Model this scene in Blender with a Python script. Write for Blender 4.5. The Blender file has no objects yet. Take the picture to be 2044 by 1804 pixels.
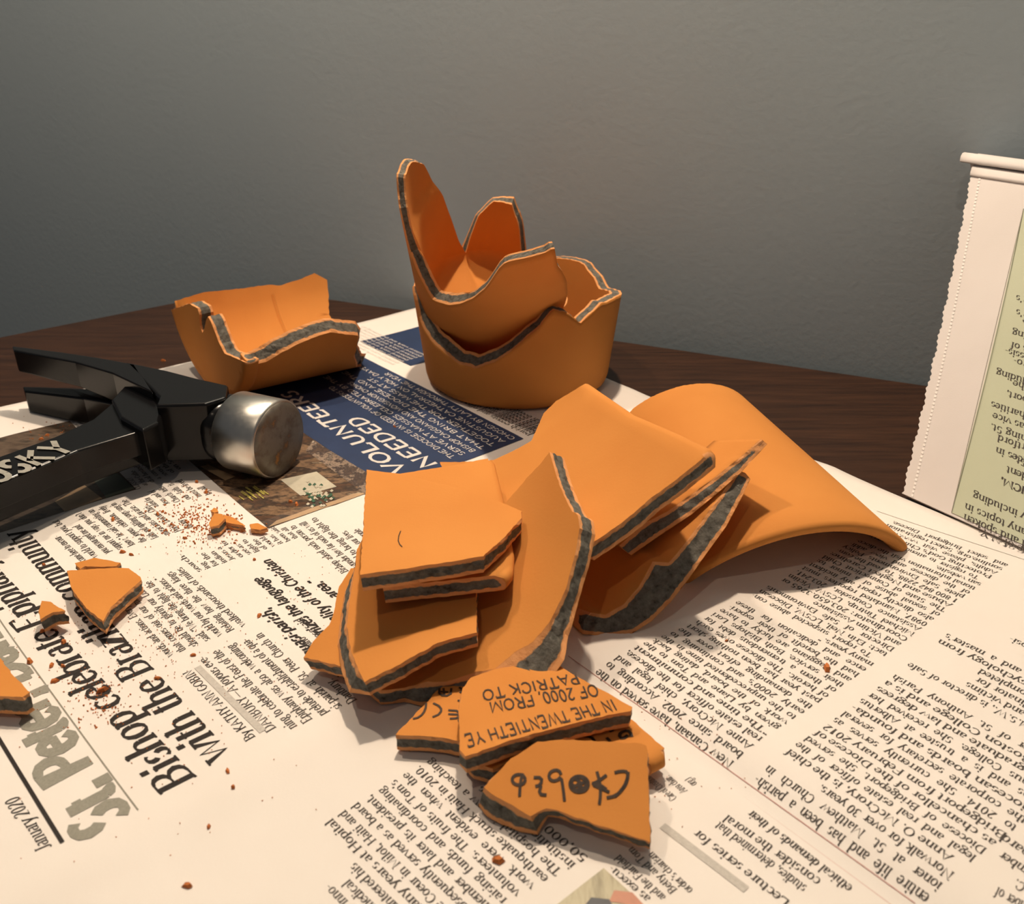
import bpy, bmesh, math, random
from mathutils import Vector, Matrix, noise
from mathutils.geometry import delaunay_2d_cdt

# ------------------------------------------------------------------ camera, light, exposure
SC = bpy.context.scene
COL = SC.collection
F, CX, CY, HC = 1800.0, 1022.0, 902.0, 0.2
TH = math.atan(902 / 1800.0)
cam_d = bpy.data.cameras.new('camera')
cam_d.sensor_fit = 'HORIZONTAL'; cam_d.sensor_width = 36.0; cam_d.lens = 36.0 * F / 2044
cam_d.clip_start = 0.01; cam_d.clip_end = 50
cam_d.dof.use_dof = True; cam_d.dof.focus_distance = 0.36; cam_d.dof.aperture_fstop = 22
cam = bpy.data.objects.new('camera', cam_d); COL.objects.link(cam)
cam.location = (0, 0, HC); cam.rotation_euler = (math.pi / 2 - TH, 0, 0)
SC.camera = cam
SC.view_settings.view_transform = 'Standard'; SC.view_settings.look = 'None'
SC.view_settings.gamma = 1.0; SC.view_settings.use_curve_mapping = False
SC.view_settings.exposure = 0.0

W = bpy.data.worlds.new('world'); SC.world = W; W.use_nodes = True
W.node_tree.nodes['Background'].inputs[0].default_value = (0.86, 0.92, 1.0, 1)
W.node_tree.nodes['Background'].inputs[1].default_value = 0.08

def lamp(name, loc, power, radius, col):
    l = bpy.data.lights.new(name, 'POINT'); l.energy = power; l.shadow_soft_size = radius; l.color = col
    o = bpy.data.objects.new(name, l); COL.objects.link(o); o.location = loc
    return o
lamp('pendant_bulb', (0.03, 0.53, 0.75), 21.5, 0.016, (1.0, 0.80, 0.60))
lamp('pendant_bulb', (-0.28, 0.47, 0.80), 9.0, 0.016, (1.0, 0.80, 0.60))
lamp('pendant_bulb', (-0.16, -0.15, 0.95), 2.5, 0.016, (1.0, 0.80, 0.60))

# ------------------------------------------------------------------ projection helpers
sT, cT = math.sin(TH), math.cos(TH)
CAM = Vector((0, 0, HC))
def ray(x, y):
    a = (x - CX) / F; b = -(y - CY) / F
    return Vector((a, cT + b * sT, -sT + b * cT))
def G(x, y, z=0.0):
    r = ray(x, y); return CAM + r * ((z - HC) / r.z)
def P3(t):                       # (px, py, z in mm) -> a point in the room
    return G(t[0], t[1], t[2] / 1000.0)
A = Vector((-0.644, 0.765, 0)).normalized()      # reading direction of the print
B = Vector((0.765, 0.644, 0)).normalized()       # down the page

# ------------------------------------------------------------------ materials
def mat(name, rough=0.6):
    m = bpy.data.materials.new(name); m.use_nodes = True
    b = m.node_tree.nodes['Principled BSDF']; b.inputs['Roughness'].default_value = rough
    return m, m.node_tree.nodes, m.node_tree.links, b
def ramp(N, pts, mode='LINEAR'):
    r = N.new('ShaderNodeValToRGB'); r.color_ramp.interpolation = mode
    e = r.color_ramp.elements
    while len(e) > 1: e.remove(e[0])
    e[0].position = pts[0][0]; e[0].color = (*pts[0][1], 1)
    for p, c in pts[1:]:
        k = e.new(p); k.color = (*c, 1)
    return r
def tex(N, L, scale, detail=4, kind='Noise', rough=0.6, stretch=None, coord='Object'):
    tc = N.new('ShaderNodeTexCoord'); t = N.new('ShaderNodeTex' + kind)
    t.inputs['Scale'].default_value = scale
    if kind == 'Noise': t.inputs['Detail'].default_value = detail; t.inputs['Roughness'].default_value = rough
    src = tc.outputs[coord]
    if stretch:
        mp = N.new('ShaderNodeMapping'); mp.inputs['Scale'].default_value = stretch[0]; mp.inputs['Rotation'].default_value = (0, 0, stretch[1])
        L.new(src, mp.inputs['Vector']); src = mp.outputs['Vector']
    L.new(src, t.inputs['Vector'])
    return t
def bump(N, L, b, h, strength, dist):
    u = N.new('ShaderNodeBump'); u.inputs['Strength'].default_value = strength; u.inputs['Distance'].default_value = dist
    L.new(h, u.inputs['Height']); L.new(u.outputs['Normal'], b.inputs['Normal'])
def simple(name, col, rough=0.6, metal=0.0, var=0.0, scale=200, spec=None):
    m, N, L, b = mat(name, rough)
    b.inputs['Metallic'].default_value = metal
    if spec is not None: b.inputs['Specular IOR Level'].default_value = spec
    t = tex(N, L, scale)
    r = ramp(N, [(0.3, tuple(c * (1 - var) for c in col)), (0.7, tuple(min(1, c * (1 + var)) for c in col))])
    L.new(t.outputs['Fac'], r.inputs['Fac']); L.new(r.outputs['Color'], b.inputs['Base Color'])
    return m

def make_clay():
    m, N, L, b = mat('terracotta', 0.85)
    b.inputs['Specular IOR Level'].default_value = 0.25
    t1 = tex(N, L, 14, 3); t2 = tex(N, L, 900, 5)
    r1 = ramp(N, [(0.3, (0.54, 0.202, 0.040)), (0.7, (0.61, 0.245, 0.054))])
    L.new(t1.outputs['Fac'], r1.inputs['Fac'])
    # grey fired core that shows on broken edges
    at = N.new('ShaderNodeAttribute'); at.attribute_name = 'core'
    t3 = tex(N, L, 420, 4)
    mul = N.new('ShaderNodeMath'); mul.operation = 'MULTIPLY_ADD'; mul.inputs[1].default_value = 1.3; mul.inputs[2].default_value = -0.65
    L.new(t3.outputs['Fac'], mul.inputs[0])
    ad = N.new('ShaderNodeMath'); ad.operation = 'ADD'; L.new(at.outputs['Fac'], ad.inputs[0]); L.new(mul.outputs[0], ad.inputs[1])
    mr = N.new('ShaderNodeMapRange'); mr.inputs['From Min'].default_value = 1.25; mr.inputs['From Max'].default_value = 1.5
    L.new(ad.outputs[0], mr.inputs['Value'])
    r3 = ramp(N, [(0.30, (0.045, 0.04, 0.033)), (0.42, (0.098, 0.092, 0.078)), (0.62, (0.145, 0.135, 0.115)), (0.8, (0.22, 0.21, 0.18))])
    L.new(t3.outputs['Fac'], r3.inputs['Fac'])
    # rough pink-orange skin on broken surfaces close to the core
    m0 = N.new('ShaderNodeMapRange'); m0.inputs['From Min'].default_value = 0.02; m0.inputs['From Max'].default_value = 0.25
    L.new(at.outputs['Fac'], m0.inputs['Value'])
    mixs = N.new('ShaderNodeMix'); mixs.data_type = 'RGBA'
    L.new(m0.outputs[0], mixs.inputs['Factor']); L.new(r1.outputs['Color'], mixs.inputs['A']); mixs.inputs['B'].default_value = (0.68, 0.31, 0.12, 1)
    mix = N.new('ShaderNodeMix'); mix.data_type = 'RGBA'
    L.new(mr.outputs[0], mix.inputs['Factor']); L.new(mixs.outputs['Result'], mix.inputs['A']); L.new(r3.outputs['Color'], mix.inputs['B'])
    L.new(mix.outputs['Result'], b.inputs['Base Color'])
    bs = N.new('ShaderNodeMath'); bs.operation = 'MULTIPLY_ADD'; bs.inputs[1].default_value = 0.25; bs.inputs[2].default_value = 0.06
    cl = N.new('ShaderNodeClamp'); L.new(at.outputs['Fac'], cl.inputs['Value']); L.new(cl.outputs[0], bs.inputs[0])
    u = N.new('ShaderNodeBump'); u.inputs['Distance'].default_value = 0.0012
    L.new(bs.outputs[0], u.inputs['Strength']); L.new(t2.outputs['Fac'], u.inputs['Height']); L.new(u.outputs['Normal'], b.inputs['Normal'])
    return m
CLAY = make_clay()

def make_paper(name, lo, hi):
    m, N, L, b = mat(name, 0.9)
    b.inputs['Specular IOR Level'].default_value = 0.15
    t = tex(N, L, 9, 4); r = ramp(N, [(0.3, lo), (0.7, hi)])
    L.new(t.outputs['Fac'], r.inputs['Fac']); L.new(r.outputs['Color'], b.inputs['Base Color'])
    t2 = tex(N, L, 1500, 3); bump(N, L, b, t2.outputs['Fac'], 0.08, 0.0004)
    return m
PAPER = make_paper('newsprint', (0.74, 0.69, 0.64), (0.80, 0.755, 0.71))
PAPER2 = make_paper('newsprint_gloss', (0.60, 0.56, 0.54), (0.68, 0.64, 0.62))
GREENP = make_paper('pale_green_print', (0.46, 0.49, 0.36), (0.50, 0.53, 0.40))
INK = simple('black_ink', (0.035, 0.03, 0.028), 0.8, 0, 0.4, 2500, 0.1)
INKB = simple('body_ink', (0.075, 0.066, 0.06), 0.8, 0, 0.5, 2500, 0.1)
INKG = simple('grey_ink', (0.26, 0.25, 0.21), 0.8, 0, 0.12, 1500, 0.1)
INKL = simple('light_grey_ink', (0.50, 0.47, 0.43), 0.8, 0, 0.1, 900, 0.1)
INKR = simple('red_ink', (0.55, 0.30, 0.27), 0.8, 0, 0.1, 900, 0.1)
BLUE = simple('navy_print', (0.016, 0.034, 0.092), 0.55, 0, 0.12, 60, 0.4)
WHITEP = simple('unprinted_white', (0.66, 0.63, 0.60), 0.8, 0, 0.05, 600, 0.2)
MARK = simple('marker_ink', (0.030, 0.014, 0.006), 0.6, 0, 0.6, 700, 0.3)

def make_photo(name, cols, scale, st):
    m, N, L, b = mat(name, 0.5)
    t = tex(N, L, scale, 5, 'Noise', 0.7, st)
    r = ramp(N, [(0.30 + 0.4 * i / (len(cols) - 1), c) for i, c in enumerate(cols)])
    L.new(t.outputs['Fac'], r.inputs['Fac']); L.new(r.outputs['Color'], b.inputs['Base Color'])
    return m
ang = math.atan2(A.y, A.x)
PH_DARK = make_photo('photo_dark_pews', [(0.02, 0.012, 0.008), (0.06, 0.038, 0.024), (0.11, 0.075, 0.05), (0.02, 0.014, 0.010), (0.16, 0.11, 0.07)], 40, ((1, 3.0, 1), -ang))
PH_WOOD = make_photo('photo_wood_altar', [(0.012, 0.007, 0.005), (0.10, 0.045, 0.02), (0.02, 0.012, 0.008), (0.22, 0.13, 0.07), (0.05, 0.025, 0.012), (0.42, 0.33, 0.22)], 45, ((1, 2.2, 1), -ang))
PH_CROWD = make_photo('photo_crowd', [(0.02, 0.015, 0.012), (0.10, 0.06, 0.04), (0.03, 0.02, 0.02), (0.30, 0.22, 0.16), (0.05, 0.035, 0.03), (0.5, 0.42, 0.34)], 120, None)
PH_GREEN = simple('photo_grey_green', (0.10, 0.115, 0.085), 0.5, 0, 0.15, 40)
PH_TAN = simple('photo_tan', (0.42, 0.28, 0.16), 0.5, 0, 0.25, 60)
PH_CREAM = simple('photo_cream_cloth', (0.50, 0.46, 0.36), 0.5, 0, 0.12, 120)
PH_LEAF = simple('photo_leaf_green', (0.03, 0.09, 0.05), 0.5, 0, 0.4, 400)
PH_YEL = simple('photo_yellow_flower', (0.42, 0.36, 0.08), 0.5, 0, 0.4, 400)
PH_BEIGE = make_photo('photo_beige_curtain', [(0.22, 0.19, 0.11), (0.42, 0.37, 0.24), (0.30, 0.26, 0.16)], 60, ((4, 0.6, 1), -ang))
PH_SKIN = simple('photo_skin', (0.45, 0.17, 0.09), 0.5, 0, 0.2, 90)
PH_NAVY = simple('photo_dark_suit', (0.01, 0.012, 0.02), 0.5, 0, 0.2, 90)

# ------------------------------------------------------------------ object helpers
def link(o, parent=None):
    COL.objects.link(o)
    if parent: o.parent = parent
    return o
def tag(o, label=None, cat=None, group=None, kind=None):
    if label: o['label'] = label
    if cat: o['category'] = cat
    if group: o['group'] = group
    if kind: o['kind'] = kind
    return o
def empty(name, loc=(0, 0, 0)):
    o = bpy.data.objects.new(name, None); o.empty_display_size = 0.01; o.location = loc
    return link(o)
def mesh(name, vs, fs, mats, parent=None, smooth=False, midx=None, core=None, local=None):
    """verts in world space; the object's origin is put at `local` (or the parent's)"""
    org = Vector(local) if local is not None else (parent.matrix_world.translation if parent and parent.type == 'EMPTY' else Vector((0, 0, 0)))
    if parent: org = Vector(parent.location)
    me = bpy.data.meshes.new(name)
    me.from_pydata([tuple(Vector(v) - org) for v in vs], [], [tuple(f) for f in fs])
    for m in (mats if isinstance(mats, list) else [mats]): me.materials.append(m)
    if midx: me.polygons.foreach_set('material_index', midx)
    if smooth is True: me.polygons.foreach_set('use_smooth', [True] * len(me.polygons))
    if isinstance(smooth, list): me.polygons.foreach_set('use_smooth', smooth)
    if core is not None:
        a = me.attributes.new('core', 'FLOAT', 'POINT'); a.data.foreach_set('value', core)
    me.update()
    o = bpy.data.objects.new(name, me)
    if local is not None and not parent: o.location = org
    return link(o, parent)
def fix_normals(o):
    bm = bmesh.new(); bm.from_mesh(o.data); bmesh.ops.recalc_face_normals(bm, faces=bm.faces); bm.to_mesh(o.data); bm.free()
def prism(poly, z0, z1, bev=0.0):
    """vertical prism with a small bevel ring at the top, poly = list of 2D/3D points"""
    n = len(poly); c = sum((Vector((p[0], p[1], 0)) for p in poly), Vector()) / n
    vs = []; lv = [(z0, 0.0)] + ([(z1 - bev, 0.0), (z1, bev)] if bev else [(z1, 0.0)])
    for z, ins in lv:
        for p in poly:
            q = Vector((p[0], p[1], 0)); d = c - q
            if d.length > 0: q = q + d.normalized() * ins
            vs.append((q.x, q.y, z))
    fs = [list(range(n))[::-1]]
    for k in range(len(lv) - 1):
        for i in range(n):
            j = (i + 1) % n
            fs.append([k * n + i, k * n + j, (k + 1) * n + j, (k + 1) * n + i])
    fs.append([(len(lv) - 1) * n + i for i in range(n)])
    return vs, fs

# ------------------------------------------------------------------ paper height
C0 = G(841, 619) + Vector((0.765, 0.644, 0)) * 0.004
GUT0 = G(1290, 1440)                     # centre gutter of the spread, runs along A
CR1 = G(390, 1098); CR2 = G(330, 1655)   # two soft fold creases that run along B
def hz(x, y):
    p = Vector((x, y, 0))
    z = 0.0014 + 0.0004 * math.sin(x * 31 + 1.0) * math.sin(y * 27) + 0.0004 * math.sin((x + y) * 47)
    g = (p - GUT0).dot(B)
    fa = 1 / (1 + math.exp(((p - GUT0).dot(A) - 0.10) / 0.012))
    z += (0.0026 * math.exp(-((g - 0.016) / 0.016) ** 2) - 0.0011 * math.exp(-(g / 0.0035) ** 2)) * fa
    c = (p - CR1).dot(A); z += 0.0012 * math.exp(-abs(c) / 0.010) * (1 if g < -0.01 else 0.3)
    c = (p - CR2).dot(A); z += 0.0014 * math.exp(-abs(c) / 0.014)
    return z
def GP(x, y):                            # point of the lying sheet that a picture position refers to
    z = 0.001
    for _ in range(3):
        p = G(x, y, z); z = hz(p.x, p.y)
    return Vector((p.x, p.y, 0))

# ------------------------------------------------------------------ lettering
def _arc(cx, cy, rx, ry, a0, a1):
    n = max(3, int(abs(a1 - a0) / 36) + 1)
    return [(cx + rx * math.cos(math.radians(a0 + (a1 - a0) * i / n)), cy + ry * math.sin(math.radians(a0 + (a1 - a0) * i / n))) for i in range(n + 1)]
GL = {
'a': '4.5|A2,1.3,1.4,1.2,60,350|L3.4,3.2 3.4,.6 4.1,.1|A2.2,3.3,1.2,1.2,0,150', 'b': '5|L1,7.1 1,0|A2.6,2.3,1.7,2.3,180,-180|s1,7.1',
'c': '4.3|A2.4,2.3,1.8,2.3,45,315', 'd': '5|L4,7.1 4,0|A2.4,2.3,1.7,2.3,0,360|s4,7.1|S4.3,0', 'e': '4.3|A2.4,2.3,1.8,2.3,0,320|L.7,2.5 4.2,2.5',
'f': '3.2|L1.4,0 1.4,5.8|A2.5,5.8,1.1,1.3,180,50|L.3,4.5 2.8,4.5|S1.4,0', 'g': '4.7|A2.2,3.1,1.5,1.5,0,360|A2.4,-.9,1.9,1.2,0,360|L1.3,1.8 1.2,.8 3.4,.3|L3.2,4.2 4.5,4.6',
'h': '5.2|L1,7.1 1,0|A2.5,3.1,1.5,1.4,180,0|L4,3.1 4,0|S1,0|S4,0|s1,7.1', 'i': '2.5|L1.2,4.5 1.2,0|D1.2,6.4|S1.2,0|s1.2,4.5', 'j': '2.6|L1.4,4.5 1.4,-1.4 .4,-2|D1.4,6.4',
'k': '5|L1,7.1 1,0|L4,4.5 1,2|L2,2.8 4.3,0|S1,0|S4.3,0|s1,7.1', 'l': '2.5|L1.2,7.1 1.2,0|S1.2,0|s1.2,7.1',
'm': '7.6|L1,4.5 1,0|A2.4,3.1,1.4,1.4,180,0|L3.8,3.1 3.8,0|A5.2,3.1,1.4,1.4,180,0|L6.6,3.1 6.6,0|S1,0|S3.8,0|S6.6,0|s1,4.5',
'n': '5.2|L1,4.5 1,0|A2.5,3.1,1.5,1.4,180,0|L4,3.1 4,0|S1,0|S4,0|s1,4.5', 'o': '4.9|A2.4,2.3,1.8,2.3,0,360',
'p': '5|L1,4.5 1,-2.2|A2.6,2.3,1.7,2.3,180,-180|S1,-2.2|s1,4.5', 'q': '5|L4,4.5 4,-2.2|A2.4,2.3,1.7,2.3,0,360|S4,-2.2',
'r': '3.5|L1,4.5 1,0|A2.2,3.2,1.2,1.2,180,60|S1,0|s1,4.5', 's': '3.8|A1.9,3.4,1.2,1.1,40,230|A1.9,1.2,1.3,1.2,50,-150', 't': '3|L1.3,6 1.3,.8|A2.2,.9,.9,.9,180,320|L.3,4.5 2.8,4.5',
'u': '5.2|L1,4.5 1,1.5|A2.5,1.5,1.5,1.5,180,360|L4,4.5 4,0|S4.2,0|s1,4.5|s4,4.5', 'v': '4.8|L.5,4.5 2.4,0 4.3,4.5|S.5,4.5|S4.3,4.5', 'w': '7|L.4,4.5 2,0 3.5,4.5 5,0 6.6,4.5|S.4,4.5|S6.6,4.5',
'x': '4.8|L.6,4.5 4.2,0|L4.2,4.5 .6,0|S.6,0|S4.2,0', 'y': '4.8|L.5,4.5 2.4,.2|L4.3,4.5 1.9,-1.8 .8,-2.1|S.5,4.5|S4.3,4.5', 'z': '4.3|L.6,4.5 3.7,4.5 .6,0 3.8,0',
'A': '7|L.6,0 3.4,6.7 6.3,0|L1.7,2.3 5.3,2.3|S.6,0|S6.3,0', 'B': '6.4|L1.3,0 1.3,6.7|L1.3,6.7 3,6.7|A3,5.1,1.9,1.6,90,-90|L3,3.5 1.3,3.5|A3.2,1.75,2.2,1.75,90,-90|L3.2,0 1.3,0|s1.3,6.7|s1.3,0',
'C': '6.4|A3.5,3.35,2.8,3.4,45,315|L5.5,5.7 5.6,4.6', 'D': '7|L1.3,0 1.3,6.7|L1.3,6.7 3,6.7|A3,3.35,3,3.35,90,-90|L3,0 1.3,0|s1.3,6.7|s1.3,0', 'E': '6|L1.3,0 1.3,6.7|L1.3,6.7 5.2,6.7 5.2,5.7|L1.3,3.4 4.2,3.4|L1.3,0 5.4,0 5.5,1.1|s1.3,6.7|s1.3,0',
'F': '5.6|L1.3,0 1.3,6.7|L1.3,6.7 5.2,6.7 5.2,5.6|L1.3,3.4 4.2,3.4|S1.3,0|s1.3,6.7', 'G': '7|A3.5,3.35,2.8,3.4,45,360|L6.2,3.2 4.3,3.2', 'H': '7.2|L1.3,0 1.3,6.7|L5.9,0 5.9,6.7|L1.3,3.4 5.9,3.4|S1.3,0|S5.9,0|S1.3,6.7|S5.9,6.7',
'I': '3.2|L1.6,0 1.6,6.7|S1.6,0|S1.6,6.7', 'J': '4|L2.6,6.7 2.6,1.2|A1.5,1.2,1.1,1.3,0,-150|S2.6,6.7', 'K': '6.8|L1.3,0 1.3,6.7|L5.6,6.7 1.3,2.9|L2.6,4 6,0|S1.3,0|S6,0|S1.3,6.7|S5.6,6.7', 'L': '5.8|L1.3,6.7 1.3,0 5.2,0 5.3,1.3|S1.3,6.7',
'M': '8.6|L1.2,0 1.2,6.7 4.3,.6 7.4,6.7 7.4,0|S1.2,0|S7.4,0|s1,6.7', 'N': '7.2|L1.3,0 1.3,6.7 5.9,0 5.9,6.7|S1.3,0|s1,6.7|S5.9,6.7', 'O': '7|A3.5,3.35,2.8,3.4,0,360', 'P': '5.8|L1.3,0 1.3,6.7 3,6.7|A3,4.9,2.1,1.8,90,-90|L3,3.1 1.3,3.1|S1.3,0|s1.3,6.7',
'Q': '7|A3.5,3.35,2.8,3.4,0,360|L3.8,1.5 6,-1', 'R': '6.6|L1.3,0 1.3,6.7 3,6.7|A3,5,2,1.7,90,-90|L3,3.3 1.3,3.3|L3,3.3 5.8,0|S1.3,0|S6,0|s1.3,6.7', 'S': '5.2|A2.6,5,1.7,1.7,40,240|A2.5,1.8,1.8,1.8,60,-150', 'T': '6.2|L3.1,0 3.1,6.7|L.6,5.6 .7,6.7 5.5,6.7 5.6,5.6|S3.1,0',
'U': '7|L1.3,6.7 1.3,2.3|A3.5,2.3,2.2,2.3,180,360|L5.7,2.3 5.7,6.7|S1.3,6.7|S5.7,6.7', 'V': '6.8|L.7,6.7 3.4,0 6.1,6.7|S.7,6.7|S6.1,6.7', 'W': '9.4|L.6,6.7 2.8,0 4.7,6.2 6.6,0 8.8,6.7|S.6,6.7|S8.8,6.7', 'X': '6.8|L.8,6.7 6,0|L6,6.7 .8,0',
'Y': '6.6|L.7,6.7 3.3,3.2 3.3,0|L5.9,6.7 3.3,3.2|S3.3,0|S.7,6.7|S5.9,6.7', 'Z': '6|L.9,6.7 5.2,6.7 .8,0 5.3,0', '0': '5|A2.5,3.3,1.7,3.3,0,360', '1': '5|L1.4,5.6 2.6,6.6 2.6,0|S2.6,0', '2': '5|A2.4,4.9,1.6,1.7,160,-30|L3.8,4.2 .8,0 4.2,0',
'3': '5|A2.4,5,1.4,1.6,150,-80|A2.4,1.8,1.7,1.8,80,-150', '4': '5|L3.4,0 3.4,6.6 .6,1.9 4.4,1.9', '5': '5|L4,6.6 1.4,6.6 1.1,3.8|A2.3,2,1.8,2,120,-150', '6': '5|A2.5,2,1.7,2,0,360|L.9,2.4 1.5,4.8 3.6,6.6', '7': '5|L.8,6.6 4.2,6.6 1.8,0', '8': '5|A2.5,5,1.4,1.6,0,360|A2.5,1.8,1.7,1.8,0,360',
'9': '5|A2.5,4.6,1.7,2,0,360|L4.1,4.2 3.5,1.8 1.4,0', '.': '2.4|D1.1,.3', ',': '2.4|D1.1,.3|L1.2,.3 .8,-1', ':': '2.6|D1.2,.4|D1.2,3.6', '-': '3.2|L.5,2.2 2.6,2.2', '—': '9|L.2,2.4 8.8,2.4', '’': '2.2|L1.3,6.8 .9,5.2', '“': '4|L1.1,5.4 1.4,6.8|L2.5,5.4 2.8,6.8', '”': '4|L1.4,6.8 1,5.3|L2.8,6.8 2.4,5.3',
'(': '3|A4,2.6,2.8,4.2,130,230', ')': '3|A-1,2.6,2.8,4.2,50,-50', '|': '2|L1,-2 1,7', '/': '3|L.3,0 2.7,6.7', ' ': '2.6'}
_parsed = {}
def glyph(ch):
    if ch not in _parsed:
        parts = GL.get(ch, GL['o']).split('|'); st = []
        for c in parts[1:]:
            k = c[0]; body = c[1:]
            if k == 'L': st.append(('P', [tuple(float(q) for q in p.split(',')) for p in body.split(' ')]))
            elif k == 'A': st.append(('P', _arc(*[float(q) for q in body.split(',')])))
            else: st.append((k, tuple(float(q) for q in body.split(','))))
        _parsed[ch] = (float(parts[0]), st)
    return _parsed[ch]
def width(text): return sum(glyph(c)[0] for c in text)
STY = {'serif': (.52, .17, True, 0), 'bold': (.75, .22, True, 0), 'head': (.68, .20, True, .10), 'ital': (.48, .15, True, .22), 'sans': (.62, .52, False, 0), 'thin': (.42, .38, False, 0),
       'cond': (.72, .5, False, .18), 'masthead': (1.05, .62, False, 0), 'raised': (.80, .62, False, 0), 'hand': (.50, .42, False, .08)}
class Ink:
    """collects letter strokes in a page frame and lays them on a surface"""
    def __init__(s): s.v = []; s.f = []
    def strip(s, pts, wx, wy, put):
        n = len(pts); base = len(s.v)
        for i, p in enumerate(pts):
            a = pts[max(0, i - 1)]; b = pts[min(n - 1, i + 1)]
            dx, dy = b[0] - a[0], b[1] - a[1]; l = math.hypot(dx, dy) or 1; dx /= l; dy /= l
            w = math.hypot(wx * dy, wy * dx)
            if 0 < i < n - 1:       # mitre
                d0 = math.atan2(p[1] - a[1], p[0] - a[0]); d1 = math.atan2(b[1] - p[1], b[0] - p[0])
                w = w / max(0.55, abs(math.cos((d1 - d0) / 2)))
            s.v.append(put(p[0] - dy * w, p[1] + dx * w)); s.v.append(put(p[0] + dy * w, p[1] - dx * w))
        for i in range(n - 1):
            k = base + 2 * i; s.f.append((k, k + 1, k + 3, k + 2))
    def line(s, text, P0, P1, size, style, surf, just=True, nat=None, jit=0.0):
        """text from P0 to P1 (2D points of the surface); size = em height / 10 in surface units"""
        wx, wy, serif, slant = STY[style]
        P0 = Vector(P0[:2]); P1 = Vector(P1[:2]); d = P1 - P0; L = d.length; u = d / L; up = Vector((-u.y, u.x))
        nw = width(text)
        sx = L / nw if nat is None else nat
        gap = 0.0
        if nat is not None and just and nw * nat > 0.78 * L:
            ns = max(1, text.count(' ')); gap = (L - nw * nat) / ns
            if gap < 0 or gap > 4.5 * nat: sx = L / nw; gap = 0
        x = 0.0
        for ch in text:
            adv, st = glyph(ch)
            jy = random.uniform(-jit, jit); js = 1 + random.uniform(-jit, jit) * .15; sl = slant + random.uniform(-jit, jit) * .15
            def put(a, b, x=x):
                q = P0 + u * (x + (a + sl * b) * sx) + up * ((b * js + jy) * size)
                return surf(q.x, q.y)
            for k, g in st:
                if k == 'P': s.strip(g, wx, wy, put)
                elif k == 'D': s.strip([(g[0] - wx * .95, g[1]), (g[0], g[1]), (g[0] + wx * .95, g[1])], 1, wx * 1.1, put)
                elif serif and k == 'S': s.strip([(g[0] - 1.0, g[1]), (g[0] + 1.0, g[1])], .2, .2, put)
                elif serif and k == 's': s.strip([(g[0] - 1.0, g[1] - .12), (g[0] + .2, g[1])], .25, .25, put)
            x += adv * sx + (gap if ch == ' ' else 0)
    def poly(s, pts, surf):
        b = len(s.v); s.v += [surf(p[0], p[1]) for p in pts]; s.f.append(tuple(range(b, b + len(pts))))
    def make(s, name, m, parent):
        return mesh(name, s.v, s.f, m, parent)

# ------------------------------------------------------------------ curved shard surfaces
class Curve:
    """cylinder or cone patch; sgn +1: visible inside (clay grows outward), -1: visible outside"""
    def __init__(s, O, a, e, r0, k=0.0, sgn=-1):
        s.O = Vector(O); s.a = Vector(a).normalized(); e = Vector(e); s.e = (e - s.a * e.dot(s.a)).normalized(); s.f = s.a.cross(s.e); s.r0 = r0; s.k = k; s.sgn = sgn
    def S(s, u, v, d=0.0):
        t = u / s.r0; r = s.r0 + s.k * v + s.sgn * d
        return s.O + s.a * v + (s.e * math.cos(t) + s.f * math.sin(t)) * r
    def hit(s, x, y, root=None):
        D = ray(x, y); o = CAM - s.O
        oa, da = o.dot(s.a), D.dot(s.a); op = o - s.a * oa; dp = D - s.a * da
        r = s.r0 + s.k * oa; kr = s.k * da
        qa = dp.dot(dp) - kr * kr; qb = 2 * (op.dot(dp) - r * kr); qc = op.dot(op) - r * r
        disc = qb * qb - 4 * qa * qc
        if disc < 0: disc = 0.0
        sq = math.sqrt(disc); out = []
        for t in ((-qb - sq) / (2 * qa), (-qb + sq) / (2 * qa)):
            p = CAM + D * t - s.O; v = p.dot(s.a); q = p - s.a * v
            out.append((math.atan2(q.dot(s.f), q.dot(s.e)) * s.r0, v))
        if root == 'near': return out[0]
        if root == 'far': return out[1]
        return out[0] if s.sgn < 0 else out[1]
def bend(p1, p2, p3, R, kind):
    p1, p2, p3 = P3(p1), P3(p2), P3(p3)
    a = (p2 - p1).normalized(); q = p3 - p1; q = q - a * q.dot(a); c = q.length; m = a.cross(q / c).normalized()
    if m.dot(CAM - p1) < 0: m = -m
    R = max(R, c * .51); hgt = math.sqrt(R * R - c * c / 4)
    O = p1 + q / 2 + m * (hgt if kind == 'c' else -hgt)
    return Curve(O, a, m * (-1 if kind == 'c' else 1), R, 0.0, 1 if kind == 'c' else -1)

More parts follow.
